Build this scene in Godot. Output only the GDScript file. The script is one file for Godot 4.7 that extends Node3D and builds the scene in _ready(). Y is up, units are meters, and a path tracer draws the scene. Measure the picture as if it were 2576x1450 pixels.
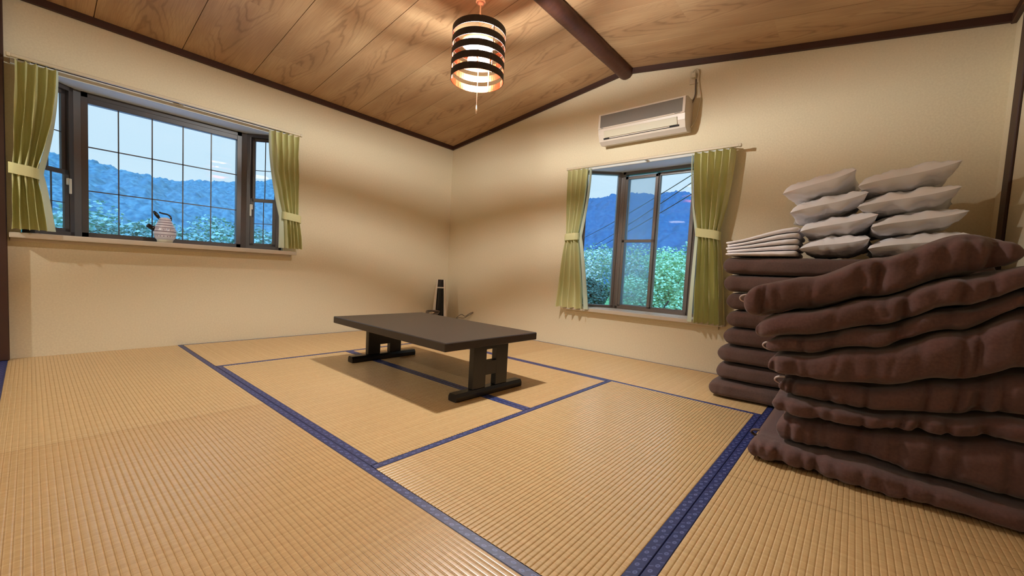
extends Node3D
# A ten-mat tatami guest room: low table, pendant lamp, two bay windows, stacked bedding.
# x runs along the far gable wall, z along the left wall towards the viewer, y up, metres.

const RX := 4.37       # inner face of the right wall
const RZ := 3.52       # inner face of the rear wall
const EAVE := 2.17     # ceiling height at the side walls
const SLOPE := 0.143   # rise of the ceiling per metre
const M := 0.88        # half a mat

var M_ := {}
var used := {}
var rng := RandomNumberGenerator.new()
var fn := FastNoiseLite.new()

func _ready() -> void:
	# ---- camera
	var cam := Camera3D.new()
	cam.name = "camera"
	cam.projection = Camera3D.PROJECTION_FRUSTUM
	cam.near = 0.05
	cam.far = 2000.0
	var f := 1026.88
	cam.size = 0.05 * 1450.0 / f
	cam.frustum_offset = Vector2(0.05 * 23.83 / f, 0.05 * 22.22 / f)
	cam.transform = Transform3D(Basis(Vector3(0.7543504, 0.05309984, -0.65432093), Vector3(-0.0803345, 0.99669893, -0.01173095), Vector3(0.65153806, 0.06141379, 0.75612598)), Vector3(3.8459, 0.6866, 3.3949))
	add_child(cam)
	cam.current = true
	# ---- sky and daylight (cool against the lamp-lit room), exposure
	var env := Environment.new()
	env.background_mode = Environment.BG_SKY
	var sm := ProceduralSkyMaterial.new()
	sm.sky_top_color = Color(0.74, 0.88, 1.0)
	sm.sky_horizon_color = Color(0.80, 0.93, 1.0)
	sm.sky_energy_multiplier = 1.02
	sm.sky_curve = 0.7
	sm.ground_bottom_color = Color(0.25, 0.33, 0.30)
	sm.ground_horizon_color = Color(0.40, 0.50, 0.50)
	var sky := Sky.new()
	sky.sky_material = sm
	env.sky = sky
	env.tonemap_mode = Environment.TONE_MAPPER_LINEAR
	env.tonemap_exposure = 1.0
	env.sdfgi_enabled = true
	env.ssao_enabled = true
	env.ssil_enabled = true
	var we := WorldEnvironment.new()
	we.name = "environment"
	we.environment = env
	add_child(we)
	var sun := DirectionalLight3D.new()
	sun.name = "daylight"
	sun.light_color = Color(0.42, 0.64, 1.0)
	sun.light_energy = 2.9
	sun.light_angular_distance = 20.0
	sun.shadow_enabled = true
	sun.sky_mode = DirectionalLight3D.SKY_MODE_LIGHT_ONLY
	add_child(sun)
	sun.look_at_from_position(Vector3(32, 55, 36), Vector3.ZERO)

	rng.seed = 7
	fn.seed = 11
	fn.noise_type = FastNoiseLite.TYPE_SIMPLEX_SMOOTH
	fn.frequency = 1.0
	fn.fractal_octaves = 2
	make_materials()
	build_shell()
	build_ceiling()
	build_floor()
	build_left_bay()
	build_far_bay()
	build_outside()
	build_lamp()
	build_table()
	build_bedding()
	build_air_conditioner()
	build_curtains()
	build_small_things()

# ------------------------------------------------------------------ helpers
func mb() -> SurfaceTool:
	var st := SurfaceTool.new()
	st.begin(Mesh.PRIMITIVE_TRIANGLES)
	st.set_smooth_group(-1)
	return st

func numbered(called: String) -> String:
	var n: int = used.get(called, 0)
	used[called] = n + 1
	return called if n == 0 else "%s_%03d" % [called, n]

func build(st: SurfaceTool, called: String, m: Material, parent: Node = null, normals := true) -> MeshInstance3D:
	if normals:
		st.generate_normals()
	var o := MeshInstance3D.new()
	o.mesh = st.commit()
	return put(o, called, m, parent)

func put(o: MeshInstance3D, called: String, m: Material, parent: Node = null) -> MeshInstance3D:
	o.material_override = m
	o.cast_shadow = GeometryInstance3D.SHADOW_CASTING_SETTING_ON
	if parent == null:
		o.name = numbered(called)
		add_child(o)
	else:
		o.name = called
		parent.add_child(o, true)
	return o

func tag(o: Node, label := "", category := "", group := "", kind := "") -> Node:
	if label: o.set_meta("label", label)
	if category: o.set_meta("category", category)
	if group: o.set_meta("group", group)
	if kind: o.set_meta("kind", kind)
	return o

func base(called: String, where := Vector3.ZERO, turn := 0.0) -> Node3D:
	var o := Node3D.new()
	o.name = numbered(called)
	add_child(o)
	o.position = where
	o.rotation.y = turn
	return o

func tri(st: SurfaceTool, a: Vector3, b: Vector3, c: Vector3) -> void:
	st.add_vertex(a); st.add_vertex(b); st.add_vertex(c)

func poly(st: SurfaceTool, pts: Array, inside: Vector3) -> void:
	# a flat convex polygon, turned so that its front looks away from the point inside
	var n: Vector3 = (pts[1] - pts[0]).cross(pts[2] - pts[0])
	var mid := Vector3.ZERO
	for p in pts: mid += p
	mid /= pts.size()
	var flip := n.dot(mid - inside) > 0.0
	for i in range(1, pts.size() - 1):
		if flip: tri(st, pts[0], pts[i + 1], pts[i])
		else: tri(st, pts[0], pts[i], pts[i + 1])

func box(st: SurfaceTool, lo: Vector3, hi: Vector3, r := 0.0) -> void:
	cbox(st, (lo + hi) / 2.0, (hi - lo) / 2.0, Basis(), r)

func cbox(st: SurfaceTool, c: Vector3, h: Vector3, b: Basis, r := 0.0) -> void:
	# a box with half sizes h, turned by b, with chamfers of r
	if r <= 0.0:
		for ax in 3:
			for s in [-1.0, 1.0]:
				var q := []
				for k in [[-1, -1], [1, -1], [1, 1], [-1, 1]]:
					var v := Vector3.ZERO
					v[ax] = s * h[ax]; v[(ax + 1) % 3] = k[0] * h[(ax + 1) % 3]; v[(ax + 2) % 3] = k[1] * h[(ax + 2) % 3]
					q.append(c + b * v)
				poly(st, q, c)
		return
	var at := func(s: Vector3, ax: int) -> Vector3:
		var v := Vector3(s.x * (h.x - r), s.y * (h.y - r), s.z * (h.z - r))
		v[ax] = s[ax] * h[ax]
		return c + b * v
	for ax in 3:
		var u := (ax + 1) % 3
		var w := (ax + 2) % 3
		for s in [-1.0, 1.0]:
			var q := []
			for k in [[-1, -1], [1, -1], [1, 1], [-1, 1]]:
				var sg := Vector3.ZERO
				sg[ax] = s; sg[u] = k[0]; sg[w] = k[1]
				q.append(at.call(sg, ax))
			poly(st, q, c)
		for k in [[-1, -1], [1, -1], [1, 1], [-1, 1]]:
			var s0 := Vector3.ZERO
			s0[ax] = -1; s0[u] = k[0]; s0[w] = k[1]
			var s1 := s0
			s1[ax] = 1
			poly(st, [at.call(s0, u), at.call(s0, w), at.call(s1, w), at.call(s1, u)], c)
	for i in 8:
		var s := Vector3(1 if i & 1 else -1, 1 if i & 2 else -1, 1 if i & 4 else -1)
		poly(st, [at.call(s, 0), at.call(s, 1), at.call(s, 2)], c)

func beam(st: SurfaceTool, a: Vector3, b: Vector3, w: float, h: float, r := 0.0) -> void:
	# a bar from a to b, w wide sideways and h high (for upright bars: w along x, h along z)
	var ax := (b - a).normalized()
	var up := Vector3.UP if absf(ax.y) < 0.95 else Vector3.BACK
	var side := ax.cross(up).normalized()
	up = side.cross(ax).normalized()
	cbox(st, (a + b) / 2.0, Vector3(w / 2.0, (b - a).length() / 2.0, h / 2.0), Basis(side, ax, side.cross(ax)), r)

func tube(st: SurfaceTool, path: Array, rad: float, sides := 8, caps := true) -> void:
	st.set_smooth_group(1)
	var rings := []
	for i in path.size():
		var d: Vector3 = (path[mini(i + 1, path.size() - 1)] - path[maxi(i - 1, 0)]).normalized()
		var ref := Vector3.UP if absf(d.y) < 0.9 else Vector3.RIGHT
		var s := d.cross(ref).normalized()
		var u := s.cross(d).normalized()
		var ring := []
		for k in sides:
			var a := TAU * k / sides
			ring.append(path[i] + (s * cos(a) + u * sin(a)) * rad)
		rings.append(ring)
	for i in path.size() - 1:
		for k in sides:
			var l := (k + 1) % sides
			tri(st, rings[i][k], rings[i][l], rings[i + 1][l])
			tri(st, rings[i][k], rings[i + 1][l], rings[i + 1][k])
	st.set_smooth_group(-1)
	if caps:
		poly(st, rings[0], path[1])
		poly(st, rings[-1], path[-2])

func lathe(st: SurfaceTool, c: Vector3, prof: Array, sides := 32, smooth := true, uv := false) -> void:
	# prof: [radius, height] from bottom to top
	st.set_smooth_group(2 if smooth else -1)
	for i in prof.size() - 1:
		for k in sides:
			var q := []
			for e in [[i, k], [i + 1, k], [i + 1, k + 1], [i, k + 1]]:
				var a: float = TAU * (e[1] as int) / sides
				q.append([c + Vector3(cos(a) * prof[e[0]][0], prof[e[0]][1], sin(a) * prof[e[0]][0]), Vector2(float(e[1]) / sides, prof[e[0]][1])])
			for n in [0, 1, 2, 0, 2, 3]:
				if uv: st.set_uv(q[n][1])
				st.add_vertex(q[n][0])
	st.set_smooth_group(-1)

func slab(st: SurfaceTool, plan: Array, y0: float, y1: float) -> void:
	# a convex outline (Vector2 x, z) from y0 to y1
	var lo := []
	var hi := []
	var mid := Vector3.ZERO
	for p in plan:
		lo.append(Vector3(p.x, y0, p.y)); hi.append(Vector3(p.x, y1, p.y))
		mid += Vector3(p.x, (y0 + y1) / 2.0, p.y)
	mid /= plan.size()
	poly(st, lo, mid); poly(st, hi, mid)
	for i in plan.size():
		var j := (i + 1) % plan.size()
		poly(st, [lo[i], lo[j], hi[j], hi[i]], mid)

func grid(st: SurfaceTool, pts: Array, nu: int, nv: int, wrap_v := false, smooth := 3) -> void:
	# pts[i * nv + j]; smooth sheet
	st.set_smooth_group(smooth)
	for i in nu - 1:
		for j in (nv if wrap_v else nv - 1):
			var k := (j + 1) % nv
			var a: Vector3 = pts[i * nv + j]
			var b: Vector3 = pts[i * nv + k]
			var c: Vector3 = pts[(i + 1) * nv + k]
			var d: Vector3 = pts[(i + 1) * nv + j]
			tri(st, a, b, c); tri(st, a, c, d)
	st.set_smooth_group(-1)

func interp(xs: Array, ys: Array, x: float) -> float:
	if x <= xs[0]: return ys[0]
	for i in xs.size() - 1:
		if x <= xs[i + 1]:
			var t: float = (x - xs[i]) / (xs[i + 1] - xs[i])
			return lerpf(ys[i], ys[i + 1], t * t * (3.0 - 2.0 * t))
	return ys[-1]

# ------------------------------------------------------------------ materials
func mat(called: String, c: Color, rough := 0.8, spec := 0.5) -> StandardMaterial3D:
	var m := StandardMaterial3D.new()
	m.resource_name = called
	m.albedo_color = c
	m.roughness = rough
	m.metallic_specular = spec
	M_[called] = m
	return m

func noise_tex(freq: float, lo: Color, hi: Color, size := 512, oct := 4, sd := 1, stretch := Vector2(1, 1)) -> ImageTexture:
	var n := FastNoiseLite.new()
	n.seed = sd
	n.noise_type = FastNoiseLite.TYPE_SIMPLEX_SMOOTH
	n.frequency = 1.0
	n.fractal_octaves = oct
	var im := Image.create(size, size, false, Image.FORMAT_RGB8)
	# seamless: walk on two circles in 3-D plus a blend
	for y in size:
		for x in size:
			var u := float(x) / size
			var v := float(y) / size
			var a := n.get_noise_2d(u * freq * stretch.x, v * freq * stretch.y)
			var b := n.get_noise_2d((u - 1.0) * freq * stretch.x, v * freq * stretch.y)
			var c := n.get_noise_2d(u * freq * stretch.x, (v - 1.0) * freq * stretch.y)
			var d := n.get_noise_2d((u - 1.0) * freq * stretch.x, (v - 1.0) * freq * stretch.y)
			var t := lerpf(lerpf(a, b, u), lerpf(c, d, u), v)
			im.set_pixel(x, y, lo.lerp(hi, clampf(0.5 + t * 0.9, 0, 1)))
	return ImageTexture.create_from_image(im)

func triplanar(m: StandardMaterial3D, s: float) -> void:
	m.uv1_triplanar = true
	m.uv1_world_triplanar = true
	m.uv1_scale = Vector3(s, s, s)

func make_materials() -> void:
	var m := mat("wallpaper", Color(1, 1, 1), 0.9, 0.3)
	m.albedo_texture = noise_tex(60.0, Color(0.86, 0.805, 0.69), Color(0.90, 0.85, 0.735), 512, 4, 3)
	triplanar(m, 1.2)
	mat("dark_wood", Color(0.235, 0.135, 0.10), 0.55)
	m = mat("beam_wood", Color(1, 1, 1), 0.5)
	m.albedo_texture = noise_tex(10.0, Color(0.26, 0.15, 0.12), Color(0.36, 0.22, 0.165), 256, 3, 8, Vector2(1, 3))
	triplanar(m, 1.0)
	mat("soffit_white", Color(0.86, 0.87, 0.86), 0.7)
	mat("sill_paint", Color(0.80, 0.75, 0.68), 0.45)
	mat("bronze", Color(0.27, 0.245, 0.245), 0.35, 0.6)
	mat("bronze_light", Color(0.42, 0.39, 0.375), 0.35, 0.6)
	mat("white_plastic", Color(0.90, 0.88, 0.82), 0.4)
	m = mat("glass", Color(0.9, 0.97, 1.0, 0.04), 0.0)
	m.transparency = BaseMaterial3D.TRANSPARENCY_ALPHA
	m = mat("screen", Color(0.42, 0.55, 0.66, 0.42), 0.9, 0.2)
	m.transparency = BaseMaterial3D.TRANSPARENCY_ALPHA
	m.backlight_enabled = true
	m.backlight = Color(0.8, 0.85, 0.9)
	m = mat("tatami", Color(1, 1, 1), 0.27, 1.0)
	m.albedo_texture = tatami_tex(1)
	m = mat("tatami_warm", Color(0.97, 0.95, 0.93), 0.27, 1.0)
	m.albedo_texture = M_.tatami.albedo_texture
	m = mat("border", Color(1, 1, 1), 0.45, 0.6)
	m.albedo_texture = border_tex()
	m = mat("ceiling_print", Color(1, 1, 1), 0.5, 0.5)
	m.albedo_texture = ceiling_tex()
	mat("ceiling_back", Color(0.45, 0.32, 0.2), 0.9)
	m = mat("table_wood", Color(1, 1, 1), 0.38, 0.5)
	m.albedo_texture = noise_tex(8.0, Color(0.165, 0.135, 0.125), Color(0.215, 0.175, 0.155), 512, 4, 21, Vector2(1, 9))
	triplanar(m, 1.3)
	mat("table_leg", Color(0.085, 0.078, 0.078), 0.3, 0.5)
	m = mat("comforter_cloth", Color(1, 1, 1), 0.85, 0.3)
	m.albedo_texture = noise_tex(40.0, Color(0.31, 0.22, 0.21), Color(0.37, 0.27, 0.255), 512, 4, 31)
	triplanar(m, 2.0)
	m.rim_enabled = true
	m.rim = 0.35
	m.rim_tint = 0.4
	m = mat("mattress_cloth", Color(1, 1, 1), 0.8, 0.3)
	m.albedo_texture = noise_tex(40.0, Color(0.325, 0.255, 0.235), Color(0.375, 0.295, 0.27), 512, 4, 33)
	triplanar(m, 2.0)
	m.rim_enabled = true
	m.rim = 0.25
	m.rim_tint = 0.4
	mat("care_tag", Color(0.75, 0.68, 0.66), 0.8)
	mat("white_cotton", Color(0.91, 0.90, 0.91), 0.85, 0.3)
	mat("sheet_cotton", Color(0.94, 0.92, 0.93), 0.85, 0.3)
	m = mat("curtain_cloth", Color(1, 1, 1), 0.85, 0.3)
	m.albedo_texture = noise_tex(50.0, Color(0.82, 0.81, 0.61), Color(0.87, 0.86, 0.66), 256, 3, 41)
	triplanar(m, 3.0)
	m.backlight_enabled = true
	m.backlight = Color(0.35, 0.36, 0.2)
	m = mat("lining_cloth", Color(0.82, 0.86, 0.78), 0.85, 0.3)
	m.backlight_enabled = true
	m.backlight = Color(0.6, 0.6, 0.55)
	mat("rail_cream", Color(0.83, 0.78, 0.68), 0.4)
	mat("shade_dark", Color(0.13, 0.085, 0.075), 0.5)
	m = mat("copper", Color(0.86, 0.50, 0.34), 0.16)
	m.metallic = 1.0
	mat("lamp_grey", Color(0.35, 0.30, 0.27), 0.4)
	mat("cord_white", Color(0.88, 0.84, 0.76), 0.6)
	m = mat("bulb_glow", Color(1, 1, 1), 0.4)
	m.emission_enabled = true
	m.emission = Color(1.0, 0.92, 0.76)
	m.emission_energy_multiplier = 6.0
	mat("ac_plastic", Color(0.85, 0.80, 0.74), 0.4)
	mat("ac_grille", Color(0.50, 0.475, 0.44), 0.6)
	mat("ac_slot", Color(0.10, 0.09, 0.085), 0.7)
	mat("ac_flap", Color(0.80, 0.77, 0.68), 0.45)
	mat("print_grey", Color(0.35, 0.33, 0.32), 0.6)
	mat("black_plastic", Color(0.035, 0.033, 0.035), 0.25)
	mat("brown_plastic", Color(0.11, 0.07, 0.065), 0.3)
	mat("heater_white", Color(0.84, 0.79, 0.72), 0.35)
	mat("cord_grey", Color(0.42, 0.37, 0.32), 0.6)
	m = mat("jug_print", Color(1, 1, 1), 0.3)
	m.albedo_texture = jug_tex()
	mat("jug_foot", Color(0.78, 0.74, 0.64), 0.5)
	mat("wire_black", Color(0.05, 0.06, 0.07), 0.7)

func tatami_tex(sd: int) -> ImageTexture:
	# rush strands lie across the ribs (rows of the image), 0.3 m a tile
	var s := 512
	var im := Image.create(s, s, false, Image.FORMAT_RGB8)
	var n := FastNoiseLite.new()
	n.seed = sd
	n.frequency = 1.0
	var r := RandomNumberGenerator.new()
	r.seed = sd
	var strand := []
	for y in s: strand.append(0.0)
	var y0 := 0
	while y0 < s:
		var w := r.randi_range(2, 4)
		var t := r.randf_range(-1, 1)
		for k in w:
			if y0 + k < s: strand[y0 + k] = t - (0.5 if k == 0 else 0.0)
		y0 += w
	for y in s:
		for x in s:
			var cell := int(x / 26)
			var t: float = 0.09 * strand[y] + 0.11 * n.get_noise_2d(cell * 7.3, y * 0.55) + 0.07 * n.get_noise_2d(x * 0.02 + 90.0, y * 0.02)
			var c := Color(0.80, 0.665, 0.475)
			c = c.lerp(Color(0.69, 0.54, 0.35), clampf(-t * 3.0, 0, 1)) if t < 0 else c.lerp(Color(0.88, 0.76, 0.56), clampf(t * 3.0, 0, 1))
			im.set_pixel(x, y, c)
	return ImageTexture.create_from_image(im)

func border_tex() -> ImageTexture:
	# woven blue edging: pale pods and short strokes; v across 0.03 m, u along 0.12 m
	var w := 512
	var h := 128
	var im := Image.create(w, h, false, Image.FORMAT_RGB8)
	var n := FastNoiseLite.new()
	n.seed = 4
	n.frequency = 0.03
	for y in h:
		for x in w:
			var c := Color(0.095, 0.13, 0.325).lerp(Color(0.13, 0.18, 0.40), 0.5 + 0.5 * n.get_noise_2d(x, y))
			for k in 4:
				var cx := 64.0 + 128.0 * k
				var dx := x - cx
				var fy := y - (50.0 if k % 2 else 80.0)
				var e := pow(dx / 34.0 + fy * 0.012, 2) + pow(fy / 24.0, 2)
				if e < 1.0: c = c.lerp(Color(0.44, 0.47, 0.66), 0.75 * smoothstep(1.0, 0.55, e) * (1.0 - 0.6 * smoothstep(0.25, 0.1, e)))
				var gy := y - (98.0 if k % 2 else 30.0)
				var q := absf((dx - 46.0) * 0.8 + gy * 0.6)
				if q < 6.0 and absf((dx - 46.0) * 0.6 - gy * 0.8) < 24.0: c = c.lerp(Color(0.48, 0.50, 0.68), 0.6)
			im.set_pixel(x, y, c)
	return ImageTexture.create_from_image(im)

func ceiling_tex() -> ImageTexture:
	# printed cathedral grain; u across a board (0.455 m), v along it (1.8 m)
	var w := 512
	var h := 1024
	var im := Image.create(w, h, false, Image.FORMAT_RGB8)
	var n := FastNoiseLite.new()
	n.seed = 15
	n.frequency = 1.0
	n.fractal_octaves = 3
	for y in h:
		var v := float(y) / h
		for x in w:
			var u := float(x) / w * 2.0 - 1.0
			var wob := n.get_noise_2d(u * 1.6, v * 3.0)
			var uu := u + 0.16 * sin(v * TAU) + 0.10 * wob
			var vv := v * 1.0 if v < 0.5 else 1.0 - v       # the tile mirrors along its length
			var ring := 9.0 * vv + 10.0 * uu * uu + 0.9 * wob
			ring += 0.16 * n.get_noise_2d(u * 6.0 + 30.0, v * 10.0)
			var line := pow(0.5 + 0.5 * cos(TAU * ring), 5.0)
			var mid := smoothstep(0.55, 0.05, absf(uu))
			var fine := n.get_noise_2d(u * 45.0, v * 5.0 + 10.0)
			var broad := n.get_noise_2d(u * 1.1 + 5.0, v * 2.2 + 40.0)
			var c := Color(0.79, 0.66, 0.50).lerp(Color(0.69, 0.545, 0.395), clampf(0.45 + 0.6 * broad + 0.25 * mid, 0, 1))
			c = c.lerp(Color(0.47, 0.34, 0.23), clampf(line * (0.10 + 0.34 * mid), 0, 1))
			c = c.lerp(Color(0.57, 0.44, 0.31), clampf(0.08 + 0.35 * fine, 0, 0.5))
			im.set_pixel(x, y, c)
	return ImageTexture.create_from_image(im)

func jug_tex() -> ImageTexture:
	# stripes and small printed marks round the jug
	var w := 256
	var h := 128
	var im := Image.create(w, h, false, Image.FORMAT_RGB8)
	im.fill(Color(0.86, 0.82, 0.84))
	for y in [4, 5, 6, 18, 19, 20, 21, 34, 35, 36, 37, 50, 51, 52, 53, 74, 75, 76, 77, 78, 96, 97, 98]:
		for x in w: im.set_pixel(x, y, Color(0.40, 0.31, 0.36))
	for k in 20:
		var x0 := 6 + k * 13
		im.fill_rect(Rect2i(mini(x0, w - 7), 58, 5, 8 if k % 3 else 4), Color(0.36, 0.29, 0.36))
		im.fill_rect(Rect2i(mini(x0 + 2, w - 5), 60 + (k % 2) * 6, 3, 5), Color(0.30, 0.24, 0.32))
		if k % 2: im.fill_rect(Rect2i(mini(x0, w - 8), 104, 6, 6), Color(0.42, 0.34, 0.40))
	return ImageTexture.create_from_image(im)

# ------------------------------------------------------------------ room shell
func roof_y(x: float) -> float:
	return EAVE + SLOPE * (x if x < 2.2 else 4.4 - x)

func build_shell() -> void:
	var wp: Material = M_.wallpaper
	# left wall with the bay opening z 1.93 to 3.43, y 0.735 to 1.752
	var st := mb()
	box(st, Vector3(-0.10, -0.06, -0.12), Vector3(0, 0.725, 3.64))
	box(st, Vector3(-0.10, 1.752, -0.12), Vector3(0, 2.45, 3.64))
	box(st, Vector3(-0.10, 0.725, -0.12), Vector3(0, 1.752, 1.93))
	box(st, Vector3(-0.10, 0.725, 3.43), Vector3(0, 1.752, 3.64))
	tag(build(st, "wall_left", wp), "cream papered wall with the wide bay window", "", "", "structure")
	# far gable wall with the opening x 1.82 to 3.03, y 0.36 to 1.665
	st = mb()
	box(st, Vector3(0, -0.06, -0.10), Vector3(RX, 0.355, 0))
	box(st, Vector3(0, 1.665, -0.10), Vector3(RX, 2.62, 0))
	box(st, Vector3(0, 0.355, -0.10), Vector3(1.82, 1.665, 0))
	box(st, Vector3(3.03, 0.355, -0.10), Vector3(RX, 1.665, 0))
	tag(build(st, "wall_front", wp), "cream papered gable wall with the narrower bay window", "", "", "structure")
	st = mb()
	box(st, Vector3(RX, -0.06, -0.12), Vector3(RX + 0.1, 2.6, RZ + 0.12))
	tag(build(st, "wall_right", wp), "cream wall behind the bedding", "", "", "structure")
	st = mb()
	box(st, Vector3(0, 1.86, RZ), Vector3(RX, 2.62, RZ + 0.08))
	box(st, Vector3(4.20, -0.06, RZ), Vector3(RX, 1.86, RZ + 0.08))
	tag(build(st, "wall_rear", wp), "cream wall above the wide doorway behind the viewer", "", "", "structure")
	# the adjoining room beyond that doorway: floor, walls and flat ceiling
	st = mb()
	box(st, Vector3(-0.10, -0.06, 3.64), Vector3(0, 2.5, 6.7))
	box(st, Vector3(RX, -0.06, 3.64), Vector3(RX + 0.1, 2.5, 6.7))
	box(st, Vector3(0, -0.06, 6.6), Vector3(RX, 2.5, 6.7))
	box(st, Vector3(-0.1, 2.42, 3.60), Vector3(RX + 0.1, 2.5, 6.7))
	tag(build(st, "wall_adjoining", wp), "walls of the adjoining room behind the viewer", "", "", "structure")
	st = mb()
	box(st, Vector3(-0.1, -0.09, 3.52), Vector3(RX + 0.1, -0.002, 6.7))
	tag(build(st, "floor_adjoining", M_.tatami), "floor of the adjoining room behind the viewer", "", "", "structure")
	# its pendant lamp
	var pl := base("pendant_lamp", Vector3(0.95, 2.42, 4.85))
	tag(pl, "plain white drum pendant lamp in the adjoining room behind the viewer", "lamp")
	st = mb()
	lathe(st, Vector3.ZERO, [[0.16, -0.52], [0.16, -0.36], [0.155, -0.36], [0.155, -0.52], [0.16, -0.52]], 40, false)
	build(st, "lamp_shade", M_.white_plastic, pl)
	st = mb()
	tube(st, [Vector3(0, -0.42, 0), Vector3(0, 0, 0)], 0.004, 6)
	for k in 3: tube(st, [Vector3(0, -0.37, 0), Vector3(cos(TAU * k / 3.0) * 0.156, -0.37, sin(TAU * k / 3.0) * 0.156)], 0.003, 6)
	build(st, "cord", M_.cord_white, pl)
	st = mb()
	lathe(st, Vector3(0, -0.50, 0), [[0.0, 0.0], [0.018, 0.006], [0.028, 0.028], [0.022, 0.05], [0.013, 0.07], [0.013, 0.085], [0.0, 0.085]], 20)
	build(st, "light_bulb", M_.bulb_glow, pl)
	var nl := OmniLight3D.new()
	nl.name = "bulb_light"
	nl.light_color = Color(1.0, 1.0, 0.985)
	nl.light_energy = 1.55
	nl.light_size = 0.025
	nl.omni_range = 14.0
	nl.omni_attenuation = 2.0
	nl.shadow_enabled = true
	pl.add_child(nl, true)
	nl.position = Vector3(0, -0.47, 0)
	# dark corner posts
	st = mb()
	box(st, Vector3(0.0, 0.0, 3.482), Vector3(0.06, 2.14, 3.60), 0.004)
	tag(build(st, "trim_1", M_.dark_wood), "dark wooden post at the near end of the left wall", "", "", "structure")
	st = mb()
	box(st, Vector3(RX - 0.012, 0.0, 0.19), Vector3(RX, 2.14, 0.31), 0.004)
	tag(build(st, "trim_2", M_.dark_wood), "dark wooden post on the right wall", "", "", "structure")
	# cornice strips under the ceiling
	st = mb()
	box(st, Vector3(0, 2.128, 0), Vector3(0.022, 2.178, RZ), 0.003)
	tag(build(st, "trim_3", M_.dark_wood), "dark cornice strip along the left wall", "", "", "structure")
	st = mb()
	beam(st, Vector3(0.0, 2.15, 0.011), Vector3(2.19, 2.15 + SLOPE * 2.19, 0.011), 0.022, 0.046, 0.003)
	tag(build(st, "trim_4", M_.dark_wood), "dark cornice strip up the left half of the gable", "", "", "structure")
	st = mb()
	beam(st, Vector3(2.21, 2.15 + SLOPE * 2.19, 0.011), Vector3(RX, 2.15 + SLOPE * 0.03, 0.011), 0.022, 0.046, 0.003)
	tag(build(st, "trim_5", M_.dark_wood), "dark cornice strip down the right half of the gable", "", "", "structure")
	st = mb()
	box(st, Vector3(RX - 0.022, 2.128, 0), Vector3(RX, 2.178, RZ), 0.003)
	tag(build(st, "trim_6", M_.dark_wood), "dark cornice strip along the right wall", "", "", "structure")
	# round ridge beam, a little uneven like a peeled log
	st = mb()
	var pts := []
	var nu := 40
	var nv := 20
	for i in nu:
		var z := 0.012 + (RZ - 0.03) * i / (nu - 1)
		for j in nv:
			var a := TAU * j / nv
			var r := 0.062 * (1.0 + 0.05 * fn.get_noise_2d(z * 3.0, 2.0 * cos(a)))
			pts.append(Vector3(2.2 + r * cos(a), 2.455 + r * 0.95 * sin(a), z))
	grid(st, pts, nu, nv, true)
	poly(st, pts.slice(0, nv), Vector3(2.2, 2.455, 1))
	poly(st, pts.slice((nu - 1) * nv), Vector3(2.2, 2.455, 1))
	tag(build(st, "trim_7", M_.beam_wood), "round dark ridge beam under the ceiling", "", "", "structure")

func build_ceiling() -> void:
	var c := base("ceiling")
	tag(c, "sloped ceiling of wide wood-grain boards", "", "", "structure")
	for s in [0, 1]:
		var st := mb()
		var x0 := -0.12 if s == 0 else 2.2
		var x1 := 2.2 if s == 0 else 4.5
		var pts := []
		for q in [[x0, 0.012], [x1, 0.012], [x1, 0.12], [x0, 0.12]]:
			pts.append(Vector2(q[0], roof_y(q[0]) + q[1]))
		var lo := []
		var hi := []
		for q in pts:
			lo.append(Vector3(q.x, q.y, -0.12)); hi.append(Vector3(q.x, q.y, RZ + 0.12))
		var mid: Vector3 = (lo[0] + lo[2] + hi[0] + hi[2]) / 4.0
		poly(st, lo, mid); poly(st, hi, mid)
		for i in 4: poly(st, [lo[i], lo[(i + 1) % 4], hi[(i + 1) % 4], hi[i]], mid)
		build(st, "backing", M_.ceiling_back, c)
		# boards 0.455 m wide, running up the slope, 3 mm joints
		var edges := [0.0, 0.385, 0.84, 1.29, 1.745, 2.2, 2.655, 3.11, RZ]
		for k in edges.size() - 1:
			var z0: float = edges[k] + 0.0022
			var z1: float = edges[k + 1] - 0.0022
			var xa := 0.0 if s == 0 else 2.2
			var xb := 2.2 if s == 0 else 4.4
			var pm := mb()
			var off := 0.13 * float((k * 5 + s * 3) % 7)
			var cv := [Vector3(xa, roof_y(xa), z0), Vector3(xb, roof_y(xb), z0), Vector3(xb, roof_y(xb), z1), Vector3(xa, roof_y(xa), z1)]
			var ct := []
			for q in cv: ct.append(q + Vector3(0, 0.0125, 0))
			var ctr: Vector3 = (cv[0] + cv[2]) / 2.0 + Vector3(0, 0.006, 0)
			for face in [[0, 1, 2, 3]]:
				var order := [0, 1, 2, 0, 2, 3]
				for n in order:
					var q: Vector3 = cv[n]
					pm.set_uv(Vector2((q.z - (edges[k + 1] - 0.455)) / 0.455, (q.x if s == 0 else 4.4 - q.x) / 1.75 + off))
					pm.add_vertex(q)
			pm.set_uv(Vector2(0, 0))
			for i in 4: poly(pm, [cv[i], cv[(i + 1) % 4], ct[(i + 1) % 4], ct[i]], ctr)
			build(pm, "ceiling_board", M_.ceiling_print, c)

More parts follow.
